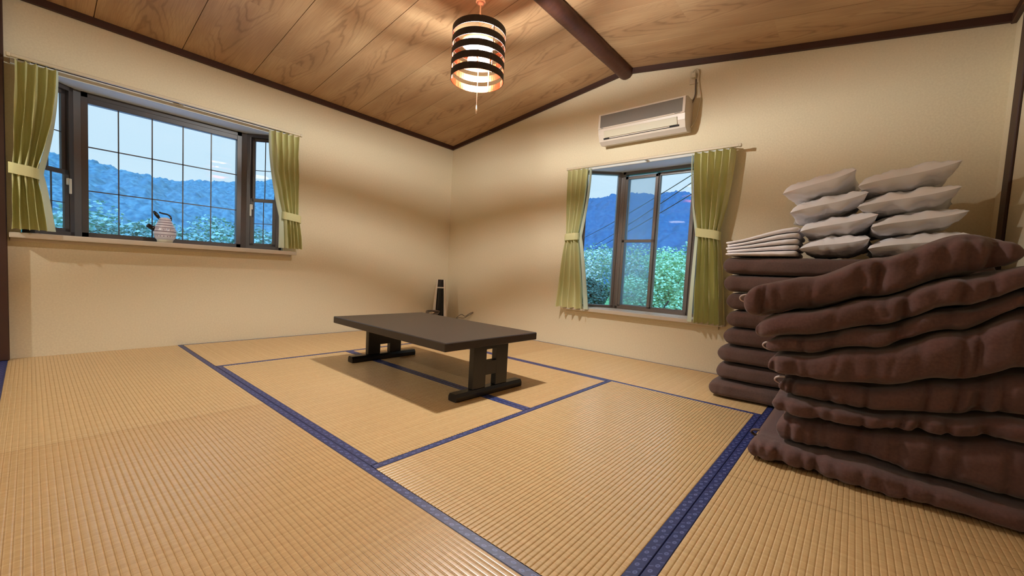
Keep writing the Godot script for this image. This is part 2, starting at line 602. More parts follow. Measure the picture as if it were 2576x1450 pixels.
func build_floor() -> void:
	var fl := base("floor")
	tag(fl, "tatami floor of ten mats with blue cloth edging", "", "", "structure")
	var st := mb()
	box(st, Vector3(-0.1, -0.09, -0.1), Vector3(RX + 0.1, -0.032, RZ + 0.1))
	build(st, "subfloor", M_.ceiling_back, fl)
	# x0, x1, z0, z1, runs along x?, width of the edging at the low and high long side
	var w := 0.03
	for a in [
		[0.0, M, M, 3 * M, false, 0.012, w], [M, 3 * M, M, 2 * M, true, w, w], [M, 3 * M, 2 * M, 3 * M, true, w, w],
		[3 * M, 4 * M, M, 3 * M, false, w, w], [0.0, 2 * M, 0.0, M, true, 0.012, w], [2 * M, 4 * M, 0.0, M, true, 0.012, w],
		[0.0, 2 * M, 3 * M, 4 * M, true, w, w], [2 * M, 4 * M, 3 * M, 4 * M, true, w, w],
		[4 * M, RX, 0.0, 2 * M, false, w, 0.012], [4 * M, RX, 2 * M, 4 * M, false, w, 0.012]]:
		tatami(fl, a[0] + 0.0008, a[1] - 0.0008, a[2] + 0.0008, a[3] - 0.0008, a[4], a[5], a[6])

var mat_count := 0
func tatami(parent: Node, x0: float, x1: float, z0: float, z1: float, along_x: bool, ba: float, bb: float) -> void:
	var p0 := z0 if along_x else x0     # across the ribs
	var p1 := z1 if along_x else x1
	var q0 := x0 if along_x else z0     # along the ribs
	var q1 := x1 if along_x else z1
	var at := func(p: float, q: float, y: float) -> Vector3:
		return Vector3(q, y, p) if along_x else Vector3(p, y, q)
	var st := mb()
	var pitch := 0.0152
	var ribs := int(round((p1 - p0 - ba - bb) / pitch))
	pitch = (p1 - p0 - ba - bb) / ribs
	# each rib: a broad, nearly flat crown between narrow grooves
	var ts := [0.0, 0.06, 0.14, 0.28, 0.5, 0.72, 0.86, 0.94]
	var steps := ts.size()
	var deep := 0.0022
	var prof := []
	for r in ribs:
		for t in ts:
			var c: float = 2.0 * t - 1.0
			prof.append([p0 + ba + (r + t) * pitch, -deep * pow(absf(c), 6.0), -12.0 * deep / pitch * pow(absf(c), 5.0) * signf(c)])
	prof.append([p1 - bb, -deep, 0.0])
	var o := 0.37 * mat_count
	for i in prof.size() - 1:
		var a: Array = prof[i]
		var b: Array = prof[i + 1]
		var na := Vector2(-a[2], 1.0).normalized()
		var sb: float = b[2] if i % steps != steps - 1 else -12.0 * deep / pitch
		var nb := Vector2(-sb, 1.0).normalized()
		var quad := [[a, q0, na], [a, q1, na], [b, q1, nb], [b, q0, nb]]
		for n in ([0, 2, 1, 0, 3, 2] if not along_x else [0, 1, 2, 0, 2, 3]):
			var e: Array = quad[n]
			st.set_normal(Vector3(0, e[2].y, e[2].x) if along_x else Vector3(e[2].x, e[2].y, 0))
			st.set_uv(Vector2((e[0][0] - p0) / 0.3 + o, (e[1] - q0) / 0.3 + o * 1.7))
			st.add_vertex(at.call(e[0][0], e[1], e[0][1]))
	# sides of the straw core
	for e in [[p0 + ba, q0, p1 - bb, q0], [p0 + ba, q1, p1 - bb, q1]]:
		var quad := [at.call(e[0], e[1], -deep), at.call(e[2], e[3], -deep), at.call(e[2], e[3], -0.032), at.call(e[0], e[1], -0.032)]
		for n in [0, 1, 2, 0, 2, 3]:
			st.set_normal((Vector3(1, 0, 0) if along_x else Vector3(0, 0, 1)) * (-1.0 if e[1] == q0 else 1.0))
			st.set_uv(Vector2(0.1, 0.1))
			st.add_vertex(quad[n])
	var o_ := build(st, "tatami_mat", M_.tatami if mat_count % 3 != 1 else M_.tatami_warm, parent, false)
	for s in [0, 1]:
		var e0 := p0 if s == 0 else p1 - bb
		var e1 := p0 + ba if s == 0 else p1
		var bs := mb()
		# a folded cloth strip: flat top with rounded edges
		var pr := [[e0, -0.03], [e0, -0.0012], [e0 + 0.0015, 0.0003], [e1 - 0.0015, 0.0003], [e1, -0.0012], [e1, -0.012]]
		for i in pr.size() - 1:
			var quad := [[pr[i], q0], [pr[i], q1], [pr[i + 1], q1], [pr[i + 1], q0]]
			for n in ([0, 2, 1, 0, 3, 2] if not along_x else [0, 1, 2, 0, 2, 3]):
				var v: Array = quad[n]
				bs.set_uv(Vector2(v[1] / 0.12, (v[0][0] - e0) / 0.03))
				bs.add_vertex(at.call(v[0][0], v[1], v[0][1]))
		build(bs, "border", M_.border, o_)
	mat_count += 1

# ------------------------------------------------------------------ windows
func pane(parent: Node, a: Vector3, b: Vector3, y0: float, y1: float, m := "glass", called := "pane") -> void:
	var st := mb()
	var q := [Vector3(a.x, y0, a.z), Vector3(b.x, y0, b.z), Vector3(b.x, y1, b.z), Vector3(a.x, y1, a.z)]
	tri(st, q[0], q[1], q[2]); tri(st, q[0], q[2], q[3])
	build(st, called, M_[m], parent)

func sash(parent: Node, called: String, a: Vector3, b: Vector3, y0: float, y1: float, w: float, d: float, m: Material, split := []) -> MeshInstance3D:
	# a rectangular frame from a to b (plan), with cross rails at the heights in split
	var st := mb()
	var t := (b - a).normalized()
	for y in [y0 + w / 2.0, y1 - w / 2.0] + split:
		beam(st, Vector3(a.x, y, a.z), Vector3(b.x, y, b.z), d, w, 0.002)
	for p in [a + t * w / 2.0, b - t * w / 2.0]:
		cbox(st, Vector3(p.x, (y0 + y1) / 2.0, p.z), Vector3(w / 2.0, (y1 - y0) / 2.0, d / 2.0), Basis(t, Vector3.UP, t.cross(Vector3.UP)), 0.002)
	return build(st, called, m, parent)

func muntins(parent: Node, a: Vector3, b: Vector3, y0: float, y1: float, ts: Array, ys: Array, w := 0.007) -> void:
	for t in ts:
		var st := mb()
		var p := a.lerp(b, t)
		var d := (b - a).normalized()
		cbox(st, Vector3(p.x, (y0 + y1) / 2.0, p.z), Vector3(w / 2.0, (y1 - y0) / 2.0, 0.004), Basis(d, Vector3.UP, d.cross(Vector3.UP)))
		build(st, "glazing_bar", M_.bronze, parent)
	for y in ys:
		var st := mb()
		beam(st, Vector3(a.x, y, a.z), Vector3(b.x, y, b.z), 0.008, w)
		build(st, "glazing_bar", M_.bronze, parent)

func latch(parent: Node, p: Vector3, out: Vector3) -> void:
	var st := mb()
	var side := out.cross(Vector3.UP).normalized()
	var b := Basis(side, Vector3.UP, out)
	cbox(st, p + out * 0.008, Vector3(0.009, 0.022, 0.008), b, 0.003)
	cbox(st, p + out * 0.022 + Vector3(0, -0.03, 0), Vector3(0.006, 0.05, 0.006), b, 0.003)
	build(st, "latch", M_.white_plastic, parent)

func build_left_bay() -> void:
	var w := base("window_1")
	tag(w, "wide bay window with a grid of panes and bronze frames in the left wall", "", "", "structure")
	var d := -0.23
	var z0 := 1.95
	var z1 := 3.41
	var c0 := 2.17
	var c1 := 3.19
	var ys := 0.77
	var yt := 1.752
	var st := mb()
	slab(st, [Vector2(0.0, 1.93), Vector2(0.0, 3.43), Vector2(-0.10, 3.43), Vector2(-0.29, 3.21), Vector2(-0.29, 2.15), Vector2(-0.10, 1.93)], yt - 0.001, yt + 0.04)
	build(st, "soffit", M_.soffit_white, w)
	st = mb()
	slab(st, [Vector2(-0.001, 1.932), Vector2(-0.001, 3.428), Vector2(-0.10, 3.428), Vector2(-0.29, 3.21), Vector2(-0.29, 2.15), Vector2(-0.10, 1.932)], ys - 0.042, ys)
	box(st, Vector3(-0.002, ys - 0.036, 1.855), Vector3(0.10, ys - 0.004, 3.474), 0.004)
	build(st, "sill", M_.sill_paint, w)
	st = mb()
	box(st, Vector3(0.0, ys - 0.056, 1.87), Vector3(0.014, ys - 0.036, 3.474), 0.003)
	build(st, "apron", M_.sill_paint, w)
	# head strip along the wall above the opening
	st = mb()
	box(st, Vector3(0.0, yt - 0.002, 1.90), Vector3(0.012, yt + 0.03, 3.46), 0.002)
	build(st, "head_casing", M_.soffit_white, w)
	# corner posts
	for q in [[c0, -1.0], [c1, 1.0]]:
		st = mb()
		cbox(st, Vector3(d, (ys + yt) / 2.0, q[0]), Vector3(0.034, (yt - ys) / 2.0, 0.034), Basis(Vector3.UP, q[1] * PI / 8.0), 0.004)
		build(st, "corner_post", M_.bronze, w)
	# middle light: five by three panes
	var a := Vector3(d, 0, c0 + 0.03)
	var b := Vector3(d, 0, c1 - 0.03)
	sash(w, "frame", a, b, ys, yt, 0.035, 0.05, M_.bronze)
	var ga := Vector3(d, 0, 2.228)
	var gb := Vector3(d, 0, 3.156)
	st = mb()
	beam(st, Vector3(d, yt - 0.05, a.z), Vector3(d, yt - 0.05, b.z), 0.045, 0.04, 0.003)
	build(st, "head_rail", M_.bronze, w)
	muntins(w, ga, gb, ys + 0.03, 1.69, [0.2, 0.4, 0.6, 0.8], [1.093, 1.392])
	for i in 5:
		for j in 3:
			var yy := [ys + 0.03, 1.093, 1.392, 1.69]
			pane(w, ga.lerp(gb, i / 5.0), ga.lerp(gb, (i + 1) / 5.0), yy[j], yy[j + 1])
	# slanted side lights with two hung sashes each
	for q in [[Vector3(-0.022, 0, z0), Vector3(d + 0.022, 0, c0 - 0.02)], [Vector3(-0.022, 0, z1), Vector3(d + 0.022, 0, c1 + 0.02)]]:
		var p0: Vector3 = q[0]
		var p1: Vector3 = q[1]
		sash(w, "side_frame", p0, p1, ys, yt, 0.03, 0.05, M_.bronze)
		var t := (p1 - p0).normalized()
		var inn := Vector3(t.z, 0, -t.x)
		if inn.x < 0: inn = -inn
		var u0 := p0 + t * 0.03 - inn * 0.008
		var u1 := p1 - t * 0.03 - inn * 0.008
		var l0 := p0 + t * 0.03 + inn * 0.012
		var l1 := p1 - t * 0.03 + inn * 0.012
		var up := sash(w, "upper_sash", u0, u1, 1.18, yt - 0.03, 0.026, 0.018, M_.bronze)
		pane(up, u0, u1, 1.19, yt - 0.04)
		muntins(up, u0 + t * 0.02, u1 - t * 0.02, 1.2, yt - 0.05, [0.5], [1.45], 0.005)
		var low := sash(w, "lower_sash", l0, l1, ys + 0.02, 1.205, 0.03, 0.018, M_.bronze)
		pane(low, l0, l1, ys + 0.03, 1.19)
		muntins(low, l0 + t * 0.02, l1 - t * 0.02, ys + 0.04, 1.18, [0.5], [0.99], 0.005)
		latch(low, Vector3(l1.x, 1.13, l1.z) - t * 0.015 + inn * 0.009, inn)

func build_far_bay() -> void:
	var w := base("window_2")
	tag(w, "narrower bay window with sliding sashes in the gable wall", "", "", "structure")
	var d := -0.25
	var ys := 0.40
	var yt := 1.665
	var c0 := 2.115
	var c1 := 2.80
	var st := mb()
	slab(st, [Vector2(1.82, 0), Vector2(3.03, 0), Vector2(3.03, -0.1), Vector2(2.84, -0.31), Vector2(2.08, -0.31), Vector2(1.82, -0.1)], yt - 0.001, yt + 0.04)
	build(st, "soffit", M_.soffit_white, w)
	st = mb()
	slab(st, [Vector2(1.822, -0.001), Vector2(3.028, -0.001), Vector2(3.028, -0.1), Vector2(2.84, -0.31), Vector2(2.08, -0.31), Vector2(1.822, -0.1)], ys - 0.045, ys)
	box(st, Vector3(1.74, ys - 0.036, -0.002), Vector3(3.13, ys - 0.003, 0.07), 0.004)
	build(st, "sill", M_.sill_paint, w)
	st = mb()
	box(st, Vector3(1.75, ys - 0.064, 0.0), Vector3(3.09, ys - 0.034, 0.016), 0.003)
	build(st, "apron", M_.wallpaper, w)
	st = mb()
	box(st, Vector3(1.79, yt - 0.002, 0), Vector3(3.06, yt + 0.03, 0.012), 0.002)
	build(st, "head_casing", M_.soffit_white, w)
	for q in [[c0, 1.0], [c1, -1.0]]:
		st = mb()
		cbox(st, Vector3(q[0], (ys + yt) / 2.0, d), Vector3(0.03, (yt - ys) / 2.0, 0.03), Basis(Vector3.UP, q[1] * PI / 8.0), 0.004)
		build(st, "corner_post", M_.bronze_light, w)
	sash(w, "frame", Vector3(c0 + 0.02, 0, d), Vector3(c1 - 0.02, 0, d), ys, yt, 0.026, 0.07, M_.bronze_light)
	# insect screen with a middle rail, outer sash and inner sash
	var s1 := sash(w, "insect_screen", Vector3(c0 + 0.045, 0, d + 0.026), Vector3(2.463, 0, d + 0.026), ys + 0.012, yt - 0.045, 0.026, 0.012, M_.bronze_light, [1.03])
	pane(s1, Vector3(c0 + 0.06, 0, d + 0.026), Vector3(2.45, 0, d + 0.026), ys + 0.03, yt - 0.06, "screen", "mesh_cloth")
	var s2 := sash(w, "sliding_sash", Vector3(c0 + 0.045, 0, d - 0.012), Vector3(2.475, 0, d - 0.012), ys + 0.012, yt - 0.035, 0.03, 0.02, M_.bronze_light)
	pane(s2, Vector3(c0 + 0.06, 0, d - 0.012), Vector3(2.46, 0, d - 0.012), ys + 0.03, yt - 0.05)
	var s3 := sash(w, "sliding_sash", Vector3(2.445, 0, d + 0.006), Vector3(c1 - 0.03, 0, d + 0.006), ys + 0.012, yt - 0.035, 0.028, 0.02, M_.bronze_light)
	pane(s3, Vector3(2.46, 0, d + 0.006), Vector3(c1 - 0.045, 0, d + 0.006), ys + 0.03, yt - 0.05)
	for q in [[Vector3(1.85, 0, -0.022), Vector3(c0 - 0.012, 0, d + 0.022)], [Vector3(3.0, 0, -0.022), Vector3(c1 + 0.012, 0, d + 0.022)]]:
		var sf := sash(w, "side_frame", q[0], q[1], ys, yt, 0.024, 0.05, M_.bronze_light)
		pane(sf, q[0], q[1], ys + 0.012, yt - 0.012)

# ------------------------------------------------------------------ outside
func hill(called: String, label: String, along: Vector3, away: Vector3, keys: Array, heights: Array, dist: float, near: float, m: Material, sd: int) -> void:
	# a wooded hillside: rises from near to the crest at dist, with a canopy of rounded crowns
	var n := FastNoiseLite.new()
	n.seed = sd
	n.noise_type = FastNoiseLite.TYPE_CELLULAR
	n.cellular_return_type = FastNoiseLite.RETURN_DISTANCE
	n.frequency = 0.085
	var n2 := FastNoiseLite.new()
	n2.seed = sd + 1
	n2.frequency = 0.02
	var nu := 300
	var nv := 150
	var pts := []
	for i in nu:
		var t: float = lerpf(keys[0], keys[-1], float(i) / (nu - 1))
		var h := interp(keys, heights, t)
		for j in nv:
			var s := float(j) / (nv - 1)
			var q := lerpf(near, dist * 1.12, s)
			var k := clampf((q - near) / (dist - near), 0, 1.2)
			var y := -4.0 + (h + 4.0) * (sin(minf(k, 1.0) * PI / 2.0) - (k - 1.0 if k > 1.0 else 0.0) * 2.0)
			y += 5.0 * n2.get_noise_2d(t, q) * smoothstep(0.0, 0.3, k) * (1.0 - smoothstep(0.8, 1.0, k))
			y += 4.0 - 6.5 * clampf(n.get_noise_2d(t * 1.2, q) + 1.0, 0, 1.1) + 1.2 * n2.get_noise_2d(t * 14.0, q * 14.0)
			pts.append(along * t + away * q + Vector3(0, y, 0))
	var st := mb()
	grid(st, pts, nu, nv)
	tag(build(st, called, m), label, "hill")

func leaf_crown(st: SurfaceTool, c: Vector3, r: Vector3, leaves: int, size: float, lo: Color, hi: Color) -> void:
	var puffs := []
	for k in 14:
		var v := Vector3(rng.randfn(), rng.randfn(), rng.randfn()).normalized() * rng.randf_range(0.35, 0.72)
		puffs.append([c + v * r, rng.randf_range(0.34, 0.5), rng.randf()])
	for k in leaves:
		var p: Array = puffs[k % 14]
		var d := Vector3(rng.randfn(), rng.randfn(), rng.randfn()).normalized()
		var at: Vector3 = p[0] + d * r * p[1] * pow(rng.randf(), 0.35)
		var u := (d + 0.9 * Vector3(rng.randfn(), rng.randfn(), rng.randfn())).cross(Vector3.UP).normalized() * size
		var v := u.cross(d + 0.6 * Vector3(rng.randfn(), rng.randfn(), rng.randfn())).normalized() * size * 0.7
		st.set_color(lo.lerp(hi, clampf(0.5 * p[2] + 0.5 * rng.randf(), 0, 1)))
		tri(st, at - u, at + v, at + u)
		tri(st, at - u, at + u, at - v)

func tree(called: String, label: String, at: Vector3, r: Vector3, leaves: int, size: float, lo: Color, hi: Color, group: String, trunk := 1.5) -> void:
	var o := base(called, at)
	tag(o, label, "tree", group)
	var st := mb()
	leaf_crown(st, Vector3(0, trunk + r.y, 0), r, leaves, size, lo, hi)
	build(st, "foliage", M_.leaves, o)
	st = mb()
	lathe(st, Vector3.ZERO, [[0.05 * r.y + 0.04, -1.0], [0.035 * r.y + 0.03, trunk], [0.015 * r.y + 0.01, trunk + r.y]], 8)
	for k in 4:
		var a := TAU * k / 4.0 + 0.4
		tube(st, [Vector3(0, trunk * 0.8, 0), Vector3(cos(a) * r.x * 0.3, trunk + r.y * 0.5, sin(a) * r.z * 0.3), Vector3(cos(a) * r.x * 0.55, trunk + r.y * 0.9, sin(a) * r.z * 0.55)], 0.02 * r.y + 0.01, 5)
	build(st, "trunk", M_.bark, o)

func build_outside() -> void:
	var m := mat("leaves", Color(1, 1, 1), 0.7, 0.3)
	m.vertex_color_use_as_albedo = true
	m.backlight_enabled = true
	m.backlight = Color(0.35, 0.4, 0.35)
	mat("bark", Color(0.25, 0.22, 0.2), 0.9)
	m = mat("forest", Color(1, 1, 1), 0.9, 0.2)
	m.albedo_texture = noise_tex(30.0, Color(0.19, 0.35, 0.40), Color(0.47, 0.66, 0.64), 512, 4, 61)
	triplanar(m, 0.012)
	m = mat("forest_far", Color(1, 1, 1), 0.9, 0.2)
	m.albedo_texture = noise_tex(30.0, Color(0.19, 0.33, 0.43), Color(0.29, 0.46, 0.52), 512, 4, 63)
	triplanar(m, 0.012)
	m = mat("grass", Color(1, 1, 1), 0.9, 0.2)
	m.albedo_texture = noise_tex(40.0, Color(0.35, 0.60, 0.35), Color(0.50, 0.74, 0.45), 512, 4, 65)
	triplanar(m, 0.3)
	# grassy ground round the house, falling gently away and rising to a bank beyond the gable window
	var st := mb()
	var pts := []
	var nu := 90
	var nv := 90
	for i in nu:
		for j in nv:
			var x := lerpf(-170.0, 60.0, float(i) / (nu - 1))
			var z := lerpf(-170.0, 60.0, float(j) / (nv - 1))
			var y := -2.6 + 0.25 * fn.get_noise_2d(x * 0.1, z * 0.1)
			y += 2.2 * smoothstep(-6.0, -20.0, z) * smoothstep(-30.0, -8.0, x)
			pts.append(Vector3(x, y, z))
	grid(st, pts, nu, nv)
	tag(build(st, "grass_ground", M_.grass), "green grassy ground outside the windows", "grass", "", "stuff")
	# unseen pale gravel round the house, added to bounce daylight up to the soffits
	m = mat("gravel", Color(1, 1, 1), 0.95, 0.2)
	m.albedo_texture = noise_tex(60.0, Color(0.66, 0.66, 0.64), Color(0.84, 0.84, 0.82), 512, 3, 67)
	triplanar(m, 0.8)
	st = mb()
	slab(st, [Vector2(-28, -9), Vector2(9, -9), Vector2(9, 14), Vector2(-28, 14)], -2.5, -2.2)
	tag(build(st, "bounce_yard", M_.gravel), "unseen pale gravel yard added to bounce daylight up at the windows", "yard")
	hill("wooded_hill", "wooded hill seen through the wide left window", Vector3(0, 0, -1), Vector3(-1, 0, 0), [-70.0, -20.0, 10.0, 48.0, 84.0, 132.0, 200.0], [52.0, 47.0, 45.0, 41.0, 50.0, 61.0, 66.0], 350.0, 110.0, M_.forest, 5)
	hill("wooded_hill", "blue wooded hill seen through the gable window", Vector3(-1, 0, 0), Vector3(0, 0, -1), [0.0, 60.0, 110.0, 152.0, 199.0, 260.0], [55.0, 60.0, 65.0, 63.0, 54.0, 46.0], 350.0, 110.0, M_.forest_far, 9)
	# round trees at the foot of the left hill
	var lab := ["pale round tree in the left side light of the wide window", "broad pale tree right of the wide window's left post", "low bushy tree under the second column of panes", "round tree behind the striped jug", "bright round tree right of the striped jug", "bright bushy tree in the last column of panes", "leafy tree in the right side light of the wide window", "tall bushy tree behind the bright tree right of the jug", "bushy tree behind the two leftmost columns of panes", "small pale tree left of the striped jug", "rounded tree behind the right curtain of the wide window", "rounded tree behind the left curtain of the wide window"]
	var spots := [[-60, 2.6, 4.9], [-58, -1.6, 4.7], [-64, -6.4, 4.8], [-52, -8.0, 3.6], [-50, -11.8, 4.2], [-47, -15.4, 4.6], [-42, -18.8, 4.4], [-74, -15.5, 6.6], [-76, -4.0, 6.2], [-54, -4.9, 3.7], [-44, -23.5, 4.6], [-62, 7.5, 4.8]]
	for k in spots.size():
		var s: Array = spots[k]
		tree("round_tree", lab[k], Vector3(s[0], -2.9, s[1]), Vector3(s[2] * 1.1, s[2] * 0.85, s[2] * 1.2), 3000, 0.27, Color(0.13, 0.32, 0.26), Color(0.42, 0.66, 0.52), "trees below the left hill", 0.3)
	# leafy trees on the bank beyond the gable window
	var lab2 := ["white-flowering tree in the slanted light beside the left curtain", "green leafy tree behind the insect screen", "bright green tree in the right sliding sash", "green bush beside the right curtain", "low green bush at the foot of the right sash", "dark bush below the flowering tree", "green bush in the middle of the gable window"]
	var spots2 := [[-4.6, -12.6, 2.0], [-2.8, -14.5, 2.2], [-0.7, -13.4, 2.3], [0.6, -14.0, 2.6], [-0.2, -11.0, 1.0], [-4.2, -11.2, 1.0], [-1.9, -12.0, 1.3]]
	for k in spots2.size():
		var s: Array = spots2[k]
		var lo := Color(0.16, 0.42, 0.18)
		var hi := Color(0.55, 0.88, 0.46)
		if k == 0: hi = Color(0.72, 0.78, 0.62)
		if k == 5:
			lo = Color(0.05, 0.10, 0.06)
			hi = Color(0.12, 0.20, 0.12)
		tree("leafy_tree", lab2[k], Vector3(s[0], -1.4, s[1]), Vector3(s[2], s[2] * 0.85, s[2]), 6500, 0.055, lo, hi, "trees on the bank beyond the gable window", 0.35)
	# power lines crossing the gable window
	var ends := [[Vector3(-11.13, 3.44, -22.6), Vector3(0.36, 3.96, -9.13)], [Vector3(-11.07, 2.48, -22.63), Vector3(0.38, 3.77, -9.13)], [Vector3(-11.06, 2.25, -22.64), Vector3(0.40, 3.42, -9.14)]]
	for k in 3:
		st = mb()
		var path := []
		for i in 13:
			var t := lerpf(-0.6, 1.6, i / 12.0)
			path.append(ends[k][0].lerp(ends[k][1], t) - Vector3(0, 0.10 * (1.0 - pow(2.0 * t - 1.0, 2)), 0))
		tube(st, path, 0.014, 6)
		tag(build(st, "power_line", M_.wire_black), ["uppermost", "middle", "lowest"][k] + " black power line crossing the gable window", "cable", "power lines beyond the gable window")

# ------------------------------------------------------------------ lamp
func build_lamp() -> void:
	var L := Vector3(2.163, 0.0, 1.757)
	var o := base("pendant_lamp", L + Vector3(0, 2.395, 0))
	tag(o, "pendant lamp of five dark rings with copper lining hanging from the ridge beam", "lamp")
	var Y := -2.395
	var R := 0.147
	for k in 5:
		var y0 := Y + 1.736 + 0.0585 * k
		var y1 := y0 + 0.0355
		var st := mb()
		lathe(st, Vector3.ZERO, [[R, y0], [R, y1], [R - 0.0015, y1], [R - 0.0015, y0], [R, y0]], 64, false)
		var ring := build(st, "ring", M_.shade_dark, o)
		st = mb()
		lathe(st, Vector3.ZERO, [[R - 0.0017, y0 + 0.0004], [R - 0.0028, y0 + 0.0004], [R - 0.0028, y1 - 0.0004], [R - 0.0017, y1 - 0.0004]], 64, false)
		build(st, "lining", M_.copper, ring)
	for k in 3:
		var a := TAU * k / 3.0 + 2.3
		var st := mb()
		tube(st, [Vector3(cos(a) * (R - 0.006), Y + 1.736, sin(a) * (R - 0.006)), Vector3(cos(a) * (R - 0.006), Y + 2.005, sin(a) * (R - 0.006))], 0.003, 6)
		tube(st, [Vector3(cos(a) * (R - 0.006), Y + 1.975, sin(a) * (R - 0.006)), Vector3(0.0, Y + 1.975, 0.0)], 0.003, 6)
		build(st, "rod", M_.lamp_grey, o)
	var st := mb()
	lathe(st, Vector3(0, Y, 0), [[0.0, 1.918], [0.092, 1.930], [0.096, 1.936], [0.092, 1.941], [0.034, 1.948], [0.030, 1.962], [0.018, 1.978], [0.008, 1.99], [0.0, 1.99]], 24)  # holder disc added and made wide to shade the ceiling from the bulbs
	build(st, "socket_holder_baffle", M_.white_plastic, o)
	st = mb()
	tube(st, [Vector3(0, Y + 1.98, 0), Vector3(0, Y + 2.4, 0)], 0.0035, 8)
	build(st, "cord", M_.cord_white, o)
	st = mb()
	lathe(st, Vector3(0, Y, 0), [[0.0, 2.142], [0.010, 2.142], [0.020, 2.150], [0.0235, 2.165], [0.031, 2.215], [0.031, 2.235], [0.012, 2.25], [0.0, 2.25]], 24)
	build(st, "cord_cup", M_.lamp_grey, o)
	st = mb()
	lathe(st, Vector3(0, Y, 0), [[0.0225, 2.153], [0.0265, 2.158], [0.0245, 2.166]], 24)
	build(st, "cup_rim", M_.cord_white, o)
	# two bulbs lying sideways, each with its light
	var side := Vector3(0.755, 0, -0.656)
	for k in 2:
		var s := -1.0 if k == 0 else 1.0
		var dir := (side * s + Vector3(0, -0.45, 0)).normalized()
		var c := Vector3(0, Y + 1.862, 0)
		var sm_ := mb()
		tube(sm_, [Vector3(0, Y + 1.925, 0), Vector3(0, Y + 1.89, 0), c + Vector3(0, 0.008, 0) + dir * 0.006, c + dir * 0.012], 0.011, 12)
		var sock := build(sm_, "socket", M_.lamp_grey, o)
		var bt := mb()
		var pts := []
		var prof := [[0.0, 0.0], [0.012, 0.001], [0.014, 0.012], [0.022, 0.026], [0.0265, 0.040], [0.024, 0.053], [0.014, 0.062], [0.0, 0.065]]
		var u := dir.cross(Vector3.UP).normalized()
		var v := u.cross(dir)
		for q in prof:
			for j in 16:
				var a := TAU * j / 16.0
				pts.append(c + dir * (0.010 + q[1] * 0.8) + (u * cos(a) + v * sin(a)) * q[0] * 0.85)
		grid(bt, pts, prof.size(), 16, true)
		build(bt, "light_bulb", M_.bulb_glow, sock)
		var li := OmniLight3D.new()
		li.name = "bulb_light"
		li.light_color = Color(1.0, 1.0, 0.985)
		li.light_energy = 0.8 if k == 0 else 2.72
		li.light_size = 0.02
		li.omni_range = 14.0
		li.omni_attenuation = 2.0
		li.shadow_enabled = true
		sock.add_child(li, true)
		li.position = c + dir * 0.040
	# pull cord with a small knob
	st = mb()
	tube(st, [Vector3(0.02, Y + 1.91, 0.015), Vector3(0.021, Y + 1.59, 0.016)], 0.0014, 6)
	build(st, "pull_cord", M_.cord_white, o)
	st = mb()
	lathe(st, Vector3(0.021, Y, 0.016), [[0.0, 1.545], [0.0042, 1.552], [0.0036, 1.575], [0.0012, 1.595], [0.0, 1.595]], 10)
	build(st, "pull_knob", M_.cord_white, o)

# ------------------------------------------------------------------ table
func build_table() -> void:
	var o := base("low_table", Vector3(1.777, 0, 1.696), -0.024)
	tag(o, "low dark brown wooden table on two H-shaped legs in the room's middle", "table")
	var st := mb()
	box(st, Vector3(-0.5905, 0.278, -0.3665), Vector3(0.5905, 0.323, 0.3665), 0.004)
	build(st, "tabletop", M_.table_wood, o)
	for s in [-1.0, 1.0]:
		var x: float = s * 0.542
		# foot rail with rounded top
		st = mb()
		var prof := [Vector2(-0.032, 0.004), Vector2(-0.028, 0.0), Vector2(0.028, 0.0), Vector2(0.032, 0.004), Vector2(0.032, 0.026), Vector2(0.022, 0.042), Vector2(-0.022, 0.042), Vector2(-0.032, 0.026)]
		var e0 := []
		var e1 := []
		for q in prof:
			e0.append(Vector3(x + q.x, q.y, -0.262)); e1.append(Vector3(x + q.x, q.y, 0.262))
		var mid := Vector3(x, 0.02, 0)
		poly(st, e0, mid); poly(st, e1, mid)
		for i in 8: poly(st, [e0[i], e0[(i + 1) % 8], e1[(i + 1) % 8], e1[i]], mid)
		build(st, "foot_rail", M_.table_leg, o)
		# two uprights joined by a cross piece and a top piece
		for q in [[-0.137, -0.040], [0.040, 0.137]]:
			st = mb()
			box(st, Vector3(x - 0.02, 0.042, q[0]), Vector3(x + 0.02, 0.279, q[1]), 0.003)
			build(st, "leg", M_.table_leg, o)
		st = mb()
		box(st, Vector3(x - 0.019, 0.110, -0.042), Vector3(x + 0.019, 0.187, 0.042), 0.001)
		build(st, "crosspiece", M_.table_leg, o)
		st = mb()
		box(st, Vector3(x - 0.019, 0.254, -0.042), Vector3(x + 0.019, 0.2795, 0.042), 0.001)
		build(st, "top_cleat", M_.table_leg, o)

